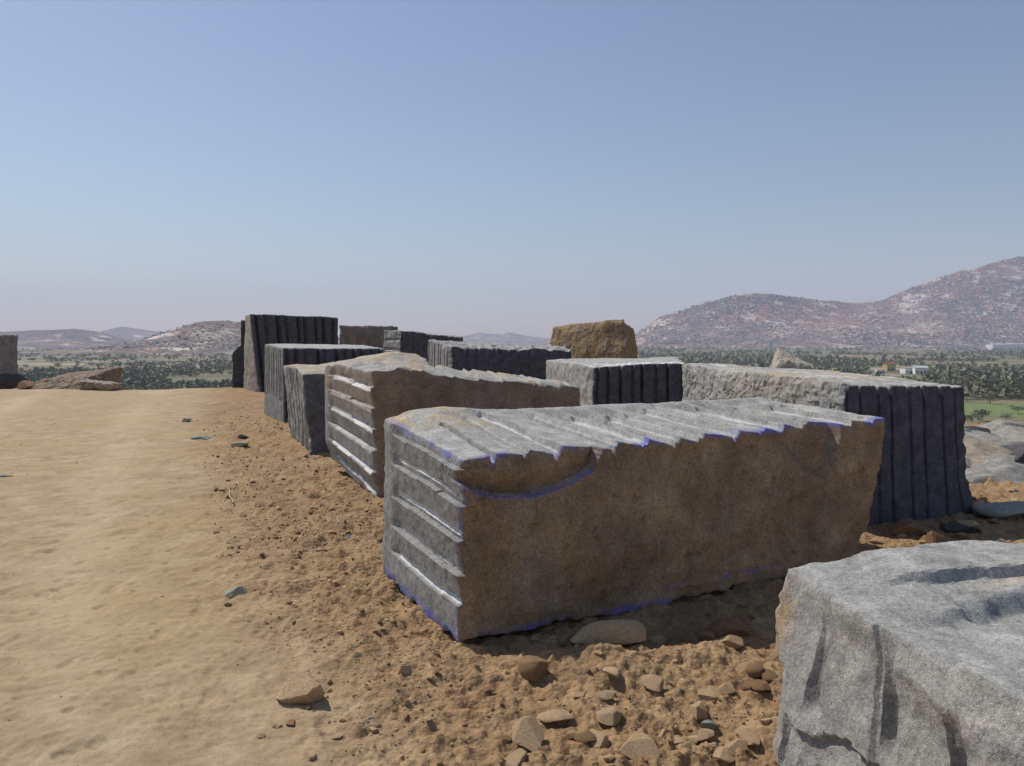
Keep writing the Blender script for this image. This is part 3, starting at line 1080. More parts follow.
# --- large right block
def chip_r(a, b, A, B, nm, nl):
    return -0.03 * sstep(1.35, 1.6, a) * sstep(1.0, 0.6, b) + 0.01 * nm * sstep(1.1, 1.6, a)


def chip_r_right(a, b, A, B, nm, nl):
    return 0.03 * nl + 0.06 * sstep(0.45, 0.1, b) - 0.03 * sstep(0.7, 1.0, b) * nm


build_block('stone_block', 'large block with rough khaki-grey side and dark drilled end, beside pale outcrop slabs',
            [(2.63, 6.28), (4.1, 6.88), (3.45, 9.45), (1.86, 8.8)], [0, 0, 0, 0], [1.25, 1.19, 1.25, 1.345], 0.0125, 71,
            top_off=[(0.04, 0.1), (-0.04, 0.1), (0, 0), (0, 0)],
            grooves=[dict(face='front', axis=1, at=[0.015, 0.15, 0.29, 0.385, 0.53, 0.635, 0.785, 0.90], r=0.0135, depth=0.042, t0=-0.1, t1=1.1, wob=0.002, skew=0.015),
                     dict(face='top', axis=1, at=[0.015, 0.15, 0.29, 0.385, 0.53, 0.635, 0.785, 0.90], r=0.02, depth=0.06, t0=-0.1, t1=0.35, powder_skylight=0.8, jit1=0.2, ramp=0.2)],
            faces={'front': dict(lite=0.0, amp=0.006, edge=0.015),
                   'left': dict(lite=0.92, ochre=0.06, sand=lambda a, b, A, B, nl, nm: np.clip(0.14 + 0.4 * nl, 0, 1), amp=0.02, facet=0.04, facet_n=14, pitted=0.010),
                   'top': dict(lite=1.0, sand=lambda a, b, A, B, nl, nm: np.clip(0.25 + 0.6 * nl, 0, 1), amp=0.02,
                               powder_skylight=lambda a, b, A, B, nl, nm: (nm > 0.28) * 0.6),
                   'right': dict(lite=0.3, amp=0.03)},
            chips=[dict(face='front', f=chip_r), dict(face='right', f=chip_r_right)])

# --- corner rock at the lower right
def chip_k_front(a, b, A, B, nm, nl):
    d = scars(a, b, 84, 0.26, 0.02, (1.9, 0.7), 0.6) * sstep(0.0, 0.12, B - b)
    d -= 0.035 * sstep(0.275, 0.255, b + 0.06 * nm - 0.1 * (a - 0.8)) * sstep(0.12, 0.14, a)
    d -= 0.04 * sstep(0.12, 0.105, a + 0.02 * nm - 0.06 * b) * sstep(0.36, 0.34, b)
    d += 0.02 * sstep(0.0, 0.02, a - 0.42 - 0.35 * (0.45 - b) + 0.03 * nm) * sstep(0.62, 0.60, a)
    return d


def chip_k_top(a, b, A, B, nm, nl):
    back = sstep(0.31, 0.28, a + 0.05 * nl + 0.03 * nm - 0.03 * b)
    d = 0.045 * back * sstep(0.18, 0.6, b)
    d -= 0.035 * sstep(0.62, 0.70, a + 0.25 * b + 0.06 * nm) * sstep(0.05, 0.5, b)
    d += 0.03 * sstep(0.95, 0.97, a - 0.2 * b + 0.06 * nm)
    d -= 0.025 * sstep(0.0, 0.015, b - 0.5 - 0.4 * (a - 0.5) + 0.05 * nm) * sstep(0.45, 0.5, a)
    return d + scars(a, b, 85, 0.35, 0.010, (1.9, 2.0)) * sstep(0.0, 0.15, b)


build_block('stone_block', 'low pale grey rock with scooped grooves in the near corner of the picture',
            [(0.955, 3.05), (1.36, 1.15), (3.2, 1.6), (2.95, 3.75)], [-0.05, -0.05, -0.05, -0.05], [0.615, 0.57, 0.59, 0.64], 0.011, 83,
            top_off=[(0.22, 0.33), (0.18, 0.16), (0, 0), (0, 0)],
            grooves=[dict(face='front', axis=1, at=[0.16], r=0.032, depth=0.06, t0=0.40, t1=1.0, wob=0.008, fade=0.08, fade1=0.55),
                     dict(face='front', axis=1, at=[0.345], r=0.036, depth=0.075, t0=0.45, t1=1.04, wob=0.008, fade=0.08, fade1=0.5),
                     dict(face='front', axis=1, at=[0.50], r=0.042, depth=0.08, t0=0.22, t1=0.9, wob=0.008, fade=0.1, fade1=0.4),
                     dict(face='front', axis=1, at=[0.06], r=0.035, depth=0.04, t0=-0.1, t1=0.45, wob=0.01, fade=0.15)],
            faces={**{f: dict(lite=0.84, amp=0.03, edge=0.05) for f in FACES},
                   'front': dict(lite=0.6, amp=0.010, edge=0.004, pitted=0.004, ochre=lambda a, b, A, B, nl, nm: 0.10 + 0.7 * np.exp(-((a - 0.05) / 0.05) ** 2) * sstep(0.3, 0.45, b) * np.clip(0.5 + 2 * nm, 0, 1)),
                   'top': dict(lite=0.82, amp=0.008, edge=0.004, pitted=0.002, sand=lambda a, b, A, B, nl, nm: 0.45 * np.exp(-((a - 0.46 + 0.1 * b) / 0.08) ** 2) * sstep(0.3, 0.9, b),
                               powder_skylight=lambda a, b, A, B, nl, nm: 0.6 * np.exp(-(((a - 1.05) / 0.12) ** 2 + ((b - 0.55) / 0.2) ** 2)) * np.clip(0.5 + 2 * nm, 0, 1))},
            chips=[dict(face='front', f=chip_k_front), dict(face='top', f=chip_k_top)])

# --- brown boulder block on the skyline
build_block('boulder', 'tall ochre-brown boulder standing on the skyline behind the squarish block',
            [(1.0, 22.0), (2.66, 19.5), (3.72, 20.6), (2.2, 23.0)], [-0.1] * 4, [2.03, 2.16, 1.85, 2.1], 0.03, 97,
            top_off=[(0.12, 0.1), (0.0, 0.25), (-0.42, 0.1), (0.1, 0)],
            chips=[dict(face='front', f=lambda a, b, A, B, nm, nl: scars(a, b, 98, 0.5, 0.02, (2.9, 2.1))), dict(face='right', f=lambda a, b, A, B, nm, nl: scars(a, b, 99, 0.6, 0.05, (1.5, 2.1)))],
            faces={f: dict(ochre=lambda a, b, A, B, nl, nm: np.clip(0.6 + 0.8 * nm, 0.1, 1), rust=0.5, lite=0.3, amp=0.025, edge=0.05, facet=0.05, pitted=0.012) for f in FACES}, cat='boulder')

# --- block cut off at the picture's other edge
build_block('stone_block', 'weathered grey block standing alone across the track, partly outside the picture',
            [(-21.0, 28.4), (-17.95, 28.1), (-18.75, 29.6), (-21.4, 30.2)], [0.25] * 4, [1.78] * 4, 0.05, 101,
            faces={f: dict(lite=0.3, rust=0.1, amp=0.04, edge=0.05) for f in FACES})
for q, (x, y, dm, mt, sd, lab) in enumerate([
        (-18.6, 28.2, (1.9, 1.3, 0.9), 'dark_stone', 5, 'dark stone wedged under the lone block across the track'),
        (-20.3, 29.0, (1.6, 1.2, 0.9), 'dark_stone', 6, 'second dark stone propping the lone block, partly outside the picture')]):
    put_stone('stone', x, y, dm, 0.4, lab, mat=mt, seed=sd, sub=3, sink=0.5, z=0.0)

# --- slabs lying by the crest of the track
def flat_slab(name, label, foot, zb, zt, seed, faces, amp, res=0.03, cat='rock slab', off=None):
    return build_block(name, label, foot, zb, zt, res, seed, faces=faces, amp=amp, edge=0.05, cat=cat, top_off=off)


x0, y0 = gp(29, 386.5); x1, y1 = gp(112, 386.0)
flat_slab('rock_slab', 'broad flat brown slab lying at the crest of the track',
          [(x0, 25.9), (x1, 25.6), (x1 + 0.2, 27.5), (x0 + 0.4, 27.8)], [-0.1, -0.1, -0.2, -0.2], [0.22, 0.36, 0.66, 0.42], 111,
          {**{f: dict(rust=0.8, lite=0.0) for f in FACES}, 'top': dict(rust=0.8, lite=0.2)}, 0.07, off=[(0.5, 0.5), (-0.2, 0.4), (0, 0), (0.3, 0)])
flat_slab('rock_slab', 'small rounded brown slab leaning in front of the broad flat slab',
          [(-13.95, 25.05), (-12.75, 24.9), (-12.7, 25.45), (-13.9, 25.55)], [-0.05] * 4, [0.3, 0.2, 0.2, 0.34], 117,
          {**{f: dict(rust=0.8, lite=0.5, edge=0.09) for f in FACES}, 'top': dict(rust=0.4, lite=0.8, sand=0.4, edge=0.09)}, 0.04)
put_stone('stone', -15.7, 25.2, (0.55, 0.4, 0.4), 0.2, 'dark brown stone at the near end of the broad flat slab', mat='brown_stone', seed=9, sink=0.3)

# --- pointed boulder seen over the large block
build_block('boulder', 'pale pointed boulder peeping over the top of the large khaki-grey block',
            [(4.7, 15.0), (6.2, 14.7), (6.5, 16.0), (5.0, 16.3)], [-0.1] * 4, [1.22, 1.12, 1.15, 1.44], 0.035, 121,
            top_off=[(0.5, 0.35), (-0.3, 0.4), (-0.5, -0.3), (0.42, -0.4)],
            faces={f: dict(lite=0.9, sand=0.5, amp=0.04, edge=0.04) for f in FACES}, cat='boulder')

# --- pale outcrop slabs at the right edge of the yard
OUT = [
    # px, py of the near foot, size, turn, heights, seed, label
    ((5.55, 8.55), (1.7, 1.2), -0.15, (0.05, 0.2), 202, 'low pale outcrop slab at the foot of the heap', 0.1),
    ((5.6, 9.3), (1.6, 1.3), 0.1, (0.2, 0.36), 203, 'tan-stained outcrop slab right beside the large drilled block', 0.55),
    ((5.9, 10.3), (2.4, 1.6), 0.2, (0.25, 0.42), 201, 'pale grey outcrop slab, topmost of the heap beside the large block', 0.15),
    ((7.2, 9.1), (2.2, 1.7), 0.5, (0.15, 0.42), 204, 'outcrop slab at the outer end of the heap, by the picture edge', 0.2),
    ((7.2, 11.6), (3.0, 1.8), -0.1, (0.0, 0.15), 205, 'rearmost pale outcrop slab overlooking the green field', 0.2),
]
for (x, y), (wx, wy), rz, (z0, z1), sd, lab, sa in OUT:
    ca, sn = math.cos(rz), math.sin(rz)
    ft = [(x + ca * p * wx / 2 - sn * q * wy / 2, y + sn * p * wx / 2 + ca * q * wy / 2) for p, q in ((-1, -1), (1, -1), (1, 1), (-1, 1))]
    o = build_block('outcrop_slab', lab, ft, [-0.2] * 4, [z0, z0 * 0.8, z1 * 0.9, z1], 0.028, sd,
                    top_off=[(0.1, 0.2), (-0.1, 0.25), (-0.1, 0), (0.1, 0)],
                    faces={f: dict(lite=0.66, sand=sa * 0.8, ochre=0.1 + sa * 0.4, amp=0.015, edge=0.015, facet=0.15, facet_n=8, pitted=0.006) for f in FACES}, cat='rock slab',
                    chips=[dict(face=f, f=lambda a, b, A, B, nm, nl, sd=sd: scars(a, b, sd, 0.3, 0.012, (2.4, 1.4))) for f in ('top', 'front', 'left')])
    o['group'] = 'pale outcrop slabs'
put_stone('stone', *gp(1016, 478), (0.42, 0.3, 0.34), 0.5, 'dark wedge-shaped stone in front of the outcrop heap', mat='dark_stone', seed=31, planes=6, sink=0.2)
put_stone('stone', *gp(1012, 524), (0.75, 0.45, 0.16), 0.3, 'flat blue-grey stone in the shadow right of the drilled block end', mat='grey_stone', seed=33, planes=8, sink=0.3)

# ------------------------------------------------------------------ single stones one can point at
ONE = [
    # px, py, width px, depth ratio, height ratio, rot, material, seed, label
    (301, 699, 54, 0.75, 0.75, 0.15, 'tan_stone', 341, 'flat tan stone lying alone on the verge of the track'),
    (529, 742, 46, 1.1, 0.62, 1.0, 'tan_stone', 42, 'pointed tan stone lying in front of the berm at the bottom of the picture'),
    (636, 752, 52, 0.7, 0.45, -0.3, 'tan_stone', 43, 'broad tan stone at the bottom edge of the picture'),
    (236, 596, 26, 0.8, 0.5, 0.1, 'outcrop', 44, 'small blue-grey stone beside the track edge'),
    (612, 650, 86, 0.5, 0.34, 0.2, 'tan_stone', 45, 'big flat stone in the shadow under the large brown-faced block'),
    (722, 634, 56, 0.6, 0.5, -0.2, 'brown_stone', 46, 'brown stone in deep shadow under the far half of the large block'),
    (690, 646, 36, 0.8, 0.4, 0.5, 'brown_stone', 47, 'small brown stone between the two shaded stones under the large block'),
    (204, 438, 27, 0.6, 0.16, 0.1, 'grey_stone', 48, 'thin dark flake lying flat near the blue-grey block'),
    (238, 450, 21, 0.8, 0.45, 0.3, 'outcrop', 49, 'grey stone on the rubble in front of the third block'),
    (243, 440, 12, 0.8, 0.5, 0.9, 'dark_stone', 50, 'small dark stone just beyond the grey stone on the rubble'),
    (186, 421, 11, 0.8, 0.5, 0.4, 'grey_stone', 51, 'small grey stone at the track edge near the crest'),
    (403, 682, 18, 0.9, 0.7, 0.2, 'tan_stone', 52, 'small light tan stone in front of the grooved end of the large block'),
    (6, 477, 15, 0.6, 0.2, 0.3, 'grey_stone', 53, 'thin dark chip on the pale track by the picture edge'),
    (906, 541, 42, 0.7, 0.55, 0.2, 'brown_stone', 54, 'long brown stone at the foot of the drilled block end'),
    (936, 556, 26, 0.9, 0.9, 0.7, 'brown_stone', 55, 'upright brown stone in front of the drilled block end'),
    (960, 540, 38, 0.6, 0.55, -0.3, 'dark_stone', 56, 'dark stone in shadow at the corner of the drilled block end'),
    (985, 558, 16, 0.9, 0.8, 0.2, 'tan_stone', 57, 'small tan stone lit in front of the drilled block end'),
    (709, 726, 16, 1.0, 0.8, 0.2, 'grey_stone', 58, 'upright grey-tan stone on the sunny side of the berm'),
    (737, 752, 30, 0.8, 0.5, 0.6, 'tan_stone', 59, 'tan stone beside the near grey rock at the bottom edge'),
    (667, 738, 22, 0.8, 0.6, 0.9, 'tan_stone', 60, 'tan stone just behind the broad tan stone'),
    (607, 703, 26, 0.7, 0.35, 0.1, 'tan_stone', 61, 'flat tan flake on top of the berm'),
    (579, 702, 20, 0.8, 0.4, 0.5, 'tan_stone', 62, 'rounded tan flake left of the flat one on the berm'),
    (532, 668, 20, 0.8, 0.6, 0.5, 'tan_stone', 63, 'blocky tan stone at the edge of the large block shadow'),
    (228, 607, 9, 0.9, 0.6, 0.5, 'tan_stone', 64, 'tiny tan stone next to the small blue-grey stone'),
    (321, 558, 14, 0.7, 0.4, 0.5, 'tan_stone', 65, 'pale chip on the rubble before the second block'),
    (345, 590, 12, 0.7, 0.4, 1.5, 'tan_stone', 66, 'pale chip on the rubble beside the large block end'),
    (229, 503, 12, 0.7, 0.5, 1.2, 'brown_stone', 67, 'brown clod at the foot of the dry twig'),
]
for px, py, wpx, dr, hr_, rz, mt, sd, lab in ONE:
    x, y = gp(px, py)
    wd = wpx / F * y
    put_stone('stone', x, y, (wd, wd * dr, wd * hr_), rz, lab, mat=mt, seed=sd, sub=4, planes=26 if sd == 341 else 9, rough=0.03, sink=0.28, group='loose stones on the ground')

# dry twig
tx, ty = gp(233, 511)
vs, fs = [], []
for q in range(6):
    t = q / 5
    cx, cy, cz = tx - 0.20 * t + 0.01 * math.sin(q * 2), ty + 0.42 * t, gz(tx, ty) + 0.015 + 0.07 * t
    r = 0.008 * (1 - 0.6 * t)
    for e in range(5):
        an = e / 5 * 6.283
        vs.append((cx + r * math.cos(an), cy, cz + r * math.sin(an)))
for q in range(5):
    for e in range(5):
        fs.append((q * 5 + e, q * 5 + (e + 1) % 5, q * 5 + 5 + (e + 1) % 5, q * 5 + 5 + e))
tag(link('twig', mesh_np('twig', vs, fs), mat_plain_col('dry_wood', S(206, 186, 156))), 'thin pale dry twig sticking up from the rubble beside the track', 'twig')


# ------------------------------------------------------------------ loose rubble
FEET = [B1['foot'], [(-1.40, 7.8), (0.72, 7.65), (0.75, 9.3), (-2.12, 9.15)], [(-2.72, 10.5), (-0.95, 11.1), (-1.65, 13.1), (-3.5, 12.35)],
        [(2.63, 6.28), (4.1, 6.88), (3.45, 9.45), (1.86, 8.8)], [(0.95, 3.05), (1.38, 1.15), (3.2, 1.6), (2.95, 3.72)]]


def inside(poly, x, y):
    res = np.ones(len(x), bool)
    n = len(poly)
    sgn = None
    for q in range(n):
        ax, ay = poly[q]; bx, by = poly[(q + 1) % n]
        cr = (bx - ax) * (y - ay) - (by - ay) * (x - ax)
        res &= cr > -0.02
    return res


def rubble_points(n, ymin, ymax, bias, seed, keep):
    rng = np.random.default_rng(seed)
    y = ymin * (ymax / ymin) ** (rng.random(n) ** bias)
    x = (rng.random(n) * 1.6 - 0.8) * y
    x = np.where(rng.random(n) < 0.5, np.interp(y, ROAD_D, ROAD_X) + rng.random(n) * (1.6 + 0.1 * y), x)
    p = P2(x, y)
    m = rng.random(n) < (1 - road_mask(x, y)) ** 2 + keep
    cl = fbm(p, 1.3, 3, 0.6, seed=seed)
    m &= rng.random(n) < np.clip(0.35 + 1.3 * cl, 0.06, 1)
    for f in FEET:
        m &= ~inside(f, x, y)
    m &= y < np.interp(x, EDGE_X, EDGE_Y) + 1
    return x[m], y[m]


def rubble_mesh(name, n, ymin, ymax, smin, smax, sub, mats, seed, label, keep=0.0, bias=0.9):
    rng = np.random.default_rng(seed + 1)
    x, y = rubble_points(n, ymin, ymax, bias, seed, keep)
    k = len(x)
    s = smin * (smax / smin) ** (rng.random(k) ** 2.2) * (0.75 + 0.06 * y)
    z = ground_h(x, y)
    variants = [stone_verts(sub, seed * 7 + q, 8, 0.06) for q in range(10)]
    V, T, off = [], [], 0
    mi = []
    for q in range(k):
        v, f = variants[rng.integers(10)]
        a = rng.random() * 6.283
        ca, sa = math.cos(a), math.sin(a)
        sc_ = s[q] * np.array([rng.uniform(0.7, 1.3), rng.uniform(0.6, 1.1), rng.uniform(0.4, 0.85)]) * 0.5
        w = v * sc_
        w = np.stack([w[:, 0] * ca - w[:, 1] * sa, w[:, 0] * sa + w[:, 1] * ca, w[:, 2]], 1)
        V.append(w + (x[q], y[q], z[q] + sc_[2] * 0.2))
        T.append(f + off)
        off += len(v)
        mi.append(np.full(len(f), rng.choice(len(mats), p=[m[1] for m in mats])))
    me = mesh_np(name, np.concatenate(V), None, np.concatenate(T), smooth=False)
    for m, _ in mats:
        me.materials.append(M[m])
    me.polygons.foreach_set('material_index', np.concatenate(mi).astype(np.int32))
    o = link(name, me)
    tag(o, label, 'rubble', None, 'stuff')
    return k


M['clod'] = mat_stone('earth_clod', S(128, 100, 72), S(152, 122, 89), S(178, 149, 113))
rubble_mesh('rubble', 9000, 2.3, 16, 0.012, 0.05, 1, [('clod', 0.63), ('tan_stone', 0.33), ('grey_stone', 0.04)], 501, 'loose clods and stone chips strewn between track and blocks')
rubble_mesh('gravel', 30000, 2.2, 18, 0.006, 0.022, 0, [('clod', 0.66), ('tan_stone', 0.31), ('grey_stone', 0.03)], 521, 'fine crumbs of earth and grit over the yard', keep=0.14)

# medium stones, each its own thing
rng = np.random.default_rng(77)
ZONES = [
    ('loose stone on the sunny berm before the large block', lambda: gp(rng.uniform(480, 765), rng.uniform(672, 764)), 46, 'stones on the berm', (0.035, 0.17)),
    ('loose stone on the verge between track and large block', lambda: gp(rng.uniform(250, 470), rng.uniform(560, 760)), 24, 'stones on the verge', (0.03, 0.06)),
    ('loose stone in the shade under the large brown-faced block', lambda: gp(rng.uniform(560, 790), rng.uniform(612, 655)), 16, 'stones under the large block', (0.06, 0.16)),
    ('loose stone on ochre ground around the drilled block end', lambda: gp(rng.uniform(865, 1024), rng.uniform(490, 566)), 34, 'stones by the drilled block', (0.06, 0.18)),
    ('loose stone on rubble beside the ends of the row of blocks', lambda: gp(rng.uniform(200, 380), rng.uniform(420, 555)), 16, 'stones beside the row', (0.05, 0.1)),
]
for lab, f, n, grp, (s0, s1) in ZONES:
    for q in range(n):
        x, y = f()
        if any(inside(ft, np.array([x]), np.array([y]))[0] for ft in FEET):
            continue
        s = s0 * (s1 / s0) ** (rng.random() ** 1.6)
        mt = ['tan_stone', 'tan_stone', 'clod', 'clod', 'grey_stone'][int(rng.integers(5 if 'drilled' in lab else (3 if 'berm' in lab else 4)))]
        look = {'tan_stone': 'pale tan', 'clod': 'earth-brown', 'grey_stone': 'grey'}[mt]
        big = 'larger' if s > (s0 * s1) ** 0.5 else 'small'
        put_stone('stone', x, y, (s * rng.uniform(0.9, 1.4), s * rng.uniform(0.7, 1.1), s * rng.uniform(0.35, 0.7)), rng.uniform(0, 6.28), f'{big} {look} {lab}',
                  mat=mt, seed=600 + int(rng.integers(20)), sub=3, planes=[6, 8, 11, 14][int(rng.integers(4))], sink=0.3, group=grp, rough=0.03)


# ------------------------------------------------------------------ valley: field, houses, trees, woods
def pz(px, py):
    return gp(px, py, PLAIN_Z)


def blob_sheet(name, label, cx, cy, rx, ry, mat, dz, seed):
    n = 40
    an = np.linspace(0, 2 * np.pi, n, endpoint=False)
    rr = 1 + 0.25 * vnoise(np.stack([np.cos(an) * 1.5, np.sin(an) * 1.5, np.full(n, seed * 1.7)], 1), seed)
    v = np.stack([cx + rx * rr * np.cos(an), cy + ry * rr * np.sin(an), np.full(n, PLAIN_Z + dz)], 1)
    v = np.concatenate([v, [[cx, cy, PLAIN_Z + dz]]])
    t = [(q, (q + 1) % n, n) for q in range(n)]
    tag(link(name, mesh_np(name, v, None, t, smooth=False), M[mat]), label, None, None, 'structure')


M['bare'] = mat_plain_col('bare_earth', S(196, 172, 134), 0.95, 0.2)
cx, cy = pz(1005, 411)
blob_sheet('field', 'bright green field in the valley right of the drilled block', cx + 10, cy, 45, 34, 'grass', 0.06, 3)
cx, cy = pz(1010, 432)
blob_sheet('field', 'pale bare strip of earth below the green field', cx + 20, cy, 30, 12, 'bare', 0.12, 4)
cx, cy = pz(975, 390)
blob_sheet('field', 'narrow tan clearing among valley trees', cx + 15, cy, 40, 14, 'bare', 0.06, 5)


def leaf_crown(seed, n, leaf):
    rng = np.random.default_rng(seed)
    # several lobes
    lobes = rng.normal(size=(6, 3)) * np.array([0.34, 0.34, 0.2])
    lr = rng.uniform(0.34, 0.6, 6)
    V, Q = [], []
    for q in range(n):
        k = rng.integers(6)
        d = rng.normal(size=3)
        d /= np.linalg.norm(d)
        c = lobes[k] + d * lr[k] * rng.uniform(0.55, 1.05)
        a = rng.normal(size=3); a /= np.linalg.norm(a)
        b = np.cross(a, rng.normal(size=3)); b /= np.linalg.norm(b)
        s = leaf * rng.uniform(0.6, 1.3)
        V += [c - a * s - b * s * 0.6, c + a * s - b * s * 0.6, c + a * s + b * s * 0.6, c - a * s + b * s * 0.6]
        Q.append((q * 4, q * 4 + 1, q * 4 + 2, q * 4 + 3))
    return np.array(V), np.array(Q)


def trunk_mesh(seed):
    rng = np.random.default_rng(seed)
    V, Q = [], []

    def tube(p0, p1, r0, r1):
        o = len(V)
        for p, r in ((p0, r0), (p1, r1)):
            for e in range(6):
                an = e / 6 * 6.283
                V.append((p[0] + r * math.cos(an), p[1] + r * math.sin(an), p[2]))
        for e in range(6):
            Q.append((o + e, o + (e + 1) % 6, o + 6 + (e + 1) % 6, o + 6 + e))
    tube((0, 0, -0.05), (0.02, 0, 0.4), 0.045, 0.03)
    for q in range(4):
        an = q * 1.57 + rng.random()
        tube((0.02, 0, 0.36), (0.26 * math.cos(an), 0.26 * math.sin(an), 0.66), 0.024, 0.008)
    return mesh_np('trunk', V, Q)


CROWNS, TRUNKS = [], []
for q in range(5):
    v, f = leaf_crown(700 + q, 260, 0.085)
    me = mesh_np('crown', v, f, smooth=False)
    me.materials.append(M['leaf_a' if q % 2 == 0 else 'leaf_b'])
    CROWNS.append(me)
    tm = trunk_mesh(720 + q)
    tm.materials.append(M['bark'])
    TRUNKS.append(tm)


def tree(x, y, h, wd, label, group, var, z=PLAIN_Z):
    e = link('tree', None, loc=(x, y, z))
    e.rotation_euler[2] = rng.random() * 6.28
    tag(e, label, 'tree', group)
    t = link('trunk', TRUNKS[var], parent=e)
    t.scale = (h, h, h)
    c = link('crown', CROWNS[var], parent=e, loc=(0, 0, h * 0.62))
    c.scale = (wd * 0.6, wd * 0.6, h * 0.5)
    return e


NEAR_TREES = [
    (990, 404, 5.5, 5.5, 'round dark green bush-like tree alone in the green field'),
    (981, 421, 4.0, 6.5, 'low bright bush at the near edge of the green field beside the drilled block'),
    (972, 424, 3.5, 5.0, 'low bush half hidden by the corner of the drilled block'),
    (1003, 398, 8, 8, 'tall tree on the far edge of the green field'),
    (1014, 397, 9, 8, 'tallest tree on the far edge of the green field near the picture edge'),
    (985, 392, 8, 9, 'spreading olive tree behind the green field'),
    (975, 394, 7, 8, 'olive tree behind the green field close to the drilled block'),
    (1022, 394, 9, 9, 'tree behind the green field cut by the picture edge'),
]
NEAR_TREES += [
    (1006, 421, 2.6, 4.5, 'low round bush on the near edge of the green field'),
    (1018, 414, 3.0, 5.0, 'low olive bush in the green field by the picture edge'),
    (997, 391, 7, 8, 'dense tree in the row behind the green field, above the round bush'),
    (968, 389, 7, 8, 'dense tree just clear of the drilled block corner'),
]
for q, (px, py, h, wd, lab) in enumerate(NEAR_TREES):
    x, y = pz(px, py)
    tree(x, y, h, wd, lab, 'trees by the green field', q % 5)

n_t = 0
while n_t < 230:
    right = rng.random() < 0.62
    if right:
        px = rng.uniform(650, 1080)
        py = 352 + 46 * rng.random() ** 1.2
        if px < 960 and py > 384:
            continue
    else:
        px = rng.uniform(-40, 250)
        py = 351 + 36 * rng.random() ** 1.2
    x, y = pz(px, py)
    if 964 < px < 1060 and py > 390:
        continue
    if 866 < px < 929 and 367 < py < 386:
        continue
    lab = 'valley tree standing in the hazy woodland below the rocky hill' if right else 'valley tree standing in the woodland beyond the crest of the track'
    k_ = 1.0 if right else 0.75
    tree(x, y, k_ * rng.uniform(4.5, 8), k_ * rng.uniform(4, 7.5), lab, 'valley trees right' if right else 'valley trees left', int(rng.integers(5)))
    n_t += 1


def wood_mesh(name, label, n, pxr, pyr, mat, seed, size=1.0):
    rng = np.random.default_rng(seed)
    V, Q, off = [], [], 0
    small = [leaf_crown(seed + 30 + q, 26, 0.24) for q in range(6)]
    for q in range(n):
        px = rng.uniform(*pxr)
        # even per unit of picture height so that the far rows stay full
        py = pyr[0] + (pyr[1] - pyr[0]) * rng.random() ** 1.15
        x, y = pz(px, py)
        if 866 < px < 929 and 367 < py < 386:
            continue
        if fbm(P2([x], [y]), 0.006, 3, 0.6, seed=9)[0] < -0.14:
            continue
        v, f = small[rng.integers(6)]
        size_q = 0.82 * size * math.exp(rng.normal() * 0.22)
        h = rng.uniform(3.5, 8) * size_q; wd = rng.uniform(4, 8.5) * (1 + y / 4000) * size_q
        V.append(v * (wd * 0.6, wd * 0.6, h * 0.55) + (x, y, PLAIN_Z + h * 0.5))
        Q.append(f + off)
        off += len(v)
    me = mesh_np(name, np.concatenate(V), np.concatenate(Q), smooth=False)
    o = link(name, me, M[mat])
    tag(o, label, 'woodland', None, 'stuff')


wood_mesh('woodland', 'hazy green woodland filling the valley below the long rocky hill', 6500, (560, 1180), (346.5, 388), 'leaf_a', 811)
wood_mesh('woodland', 'paler olive scrub mixed through the valley woodland', 4500, (560, 1180), (347, 400), 'leaf_b', 821)
wood_mesh('woodland', 'blue-green woodland beyond the crest of the track', 5200, (-160, 420), (347.5, 391), 'leaf_a', 831, 0.72)
wood_mesh('woodland', 'paler olive scrub among the woodland beyond the crest of the track', 3000, (-160, 420), (350, 392), 'leaf_b', 841, 0.6)


def box(cx, cy, z0, sx, sy, sz):
    v = [(cx + a * sx / 2, cy + b * sy / 2, z0 + c * sz) for c in (0, 1) for a, b in ((-1, -1), (1, -1), (1, 1), (-1, 1))]
    f = [(3, 2, 1, 0), (4, 5, 6, 7), (0, 1, 5, 4), (1, 2, 6, 5), (2, 3, 7, 6), (3, 0, 4, 7)]
    return v, f


def house(px, py, wd, dp, h, wall, roof, label, rz=0.0, gable=False):
    x, y = pz(px, py)
    e = link('house', None, loc=(x, y, PLAIN_Z))
    e.rotation_euler[2] = rz
    tag(e, label, 'house', 'houses in the valley')
    v, f = box(0, 0, 0, wd, dp, h)
    link('wall', mesh_np('wall', v, f, smooth=False), M[wall], e)
    if gable:
        a, b = wd / 2 + 0.4, dp / 2 + 0.5
        v = [(-a, -b, h), (a, -b, h), (a, b, h), (-a, b, h), (-a, 0, h + 1.6), (a, 0, h + 1.6)]
        me = mesh_np('roof', v, [(0, 1, 5, 4), (2, 3, 4, 5), (3, 2, 1, 0)], [(1, 2, 5), (3, 0, 4)], smooth=False)
    else:
        v, f = box(0, 0, h + 0.003, wd + 0.6, dp + 0.6, 0.3)
        me = mesh_np('roof', v, f, smooth=False)
    link('roof', me, M[roof], e)
    for q in range(3):
        v, f = box((q - 1) * wd * 0.3, -dp / 2 - 0.02, (0.0 if q == 1 else 1.0), 1.2, 0.12, (2.1 if q == 1 else 1.3))
        link('door' if q == 1 else 'window', mesh_np('opening', v, f, smooth=False), M['window'], e)


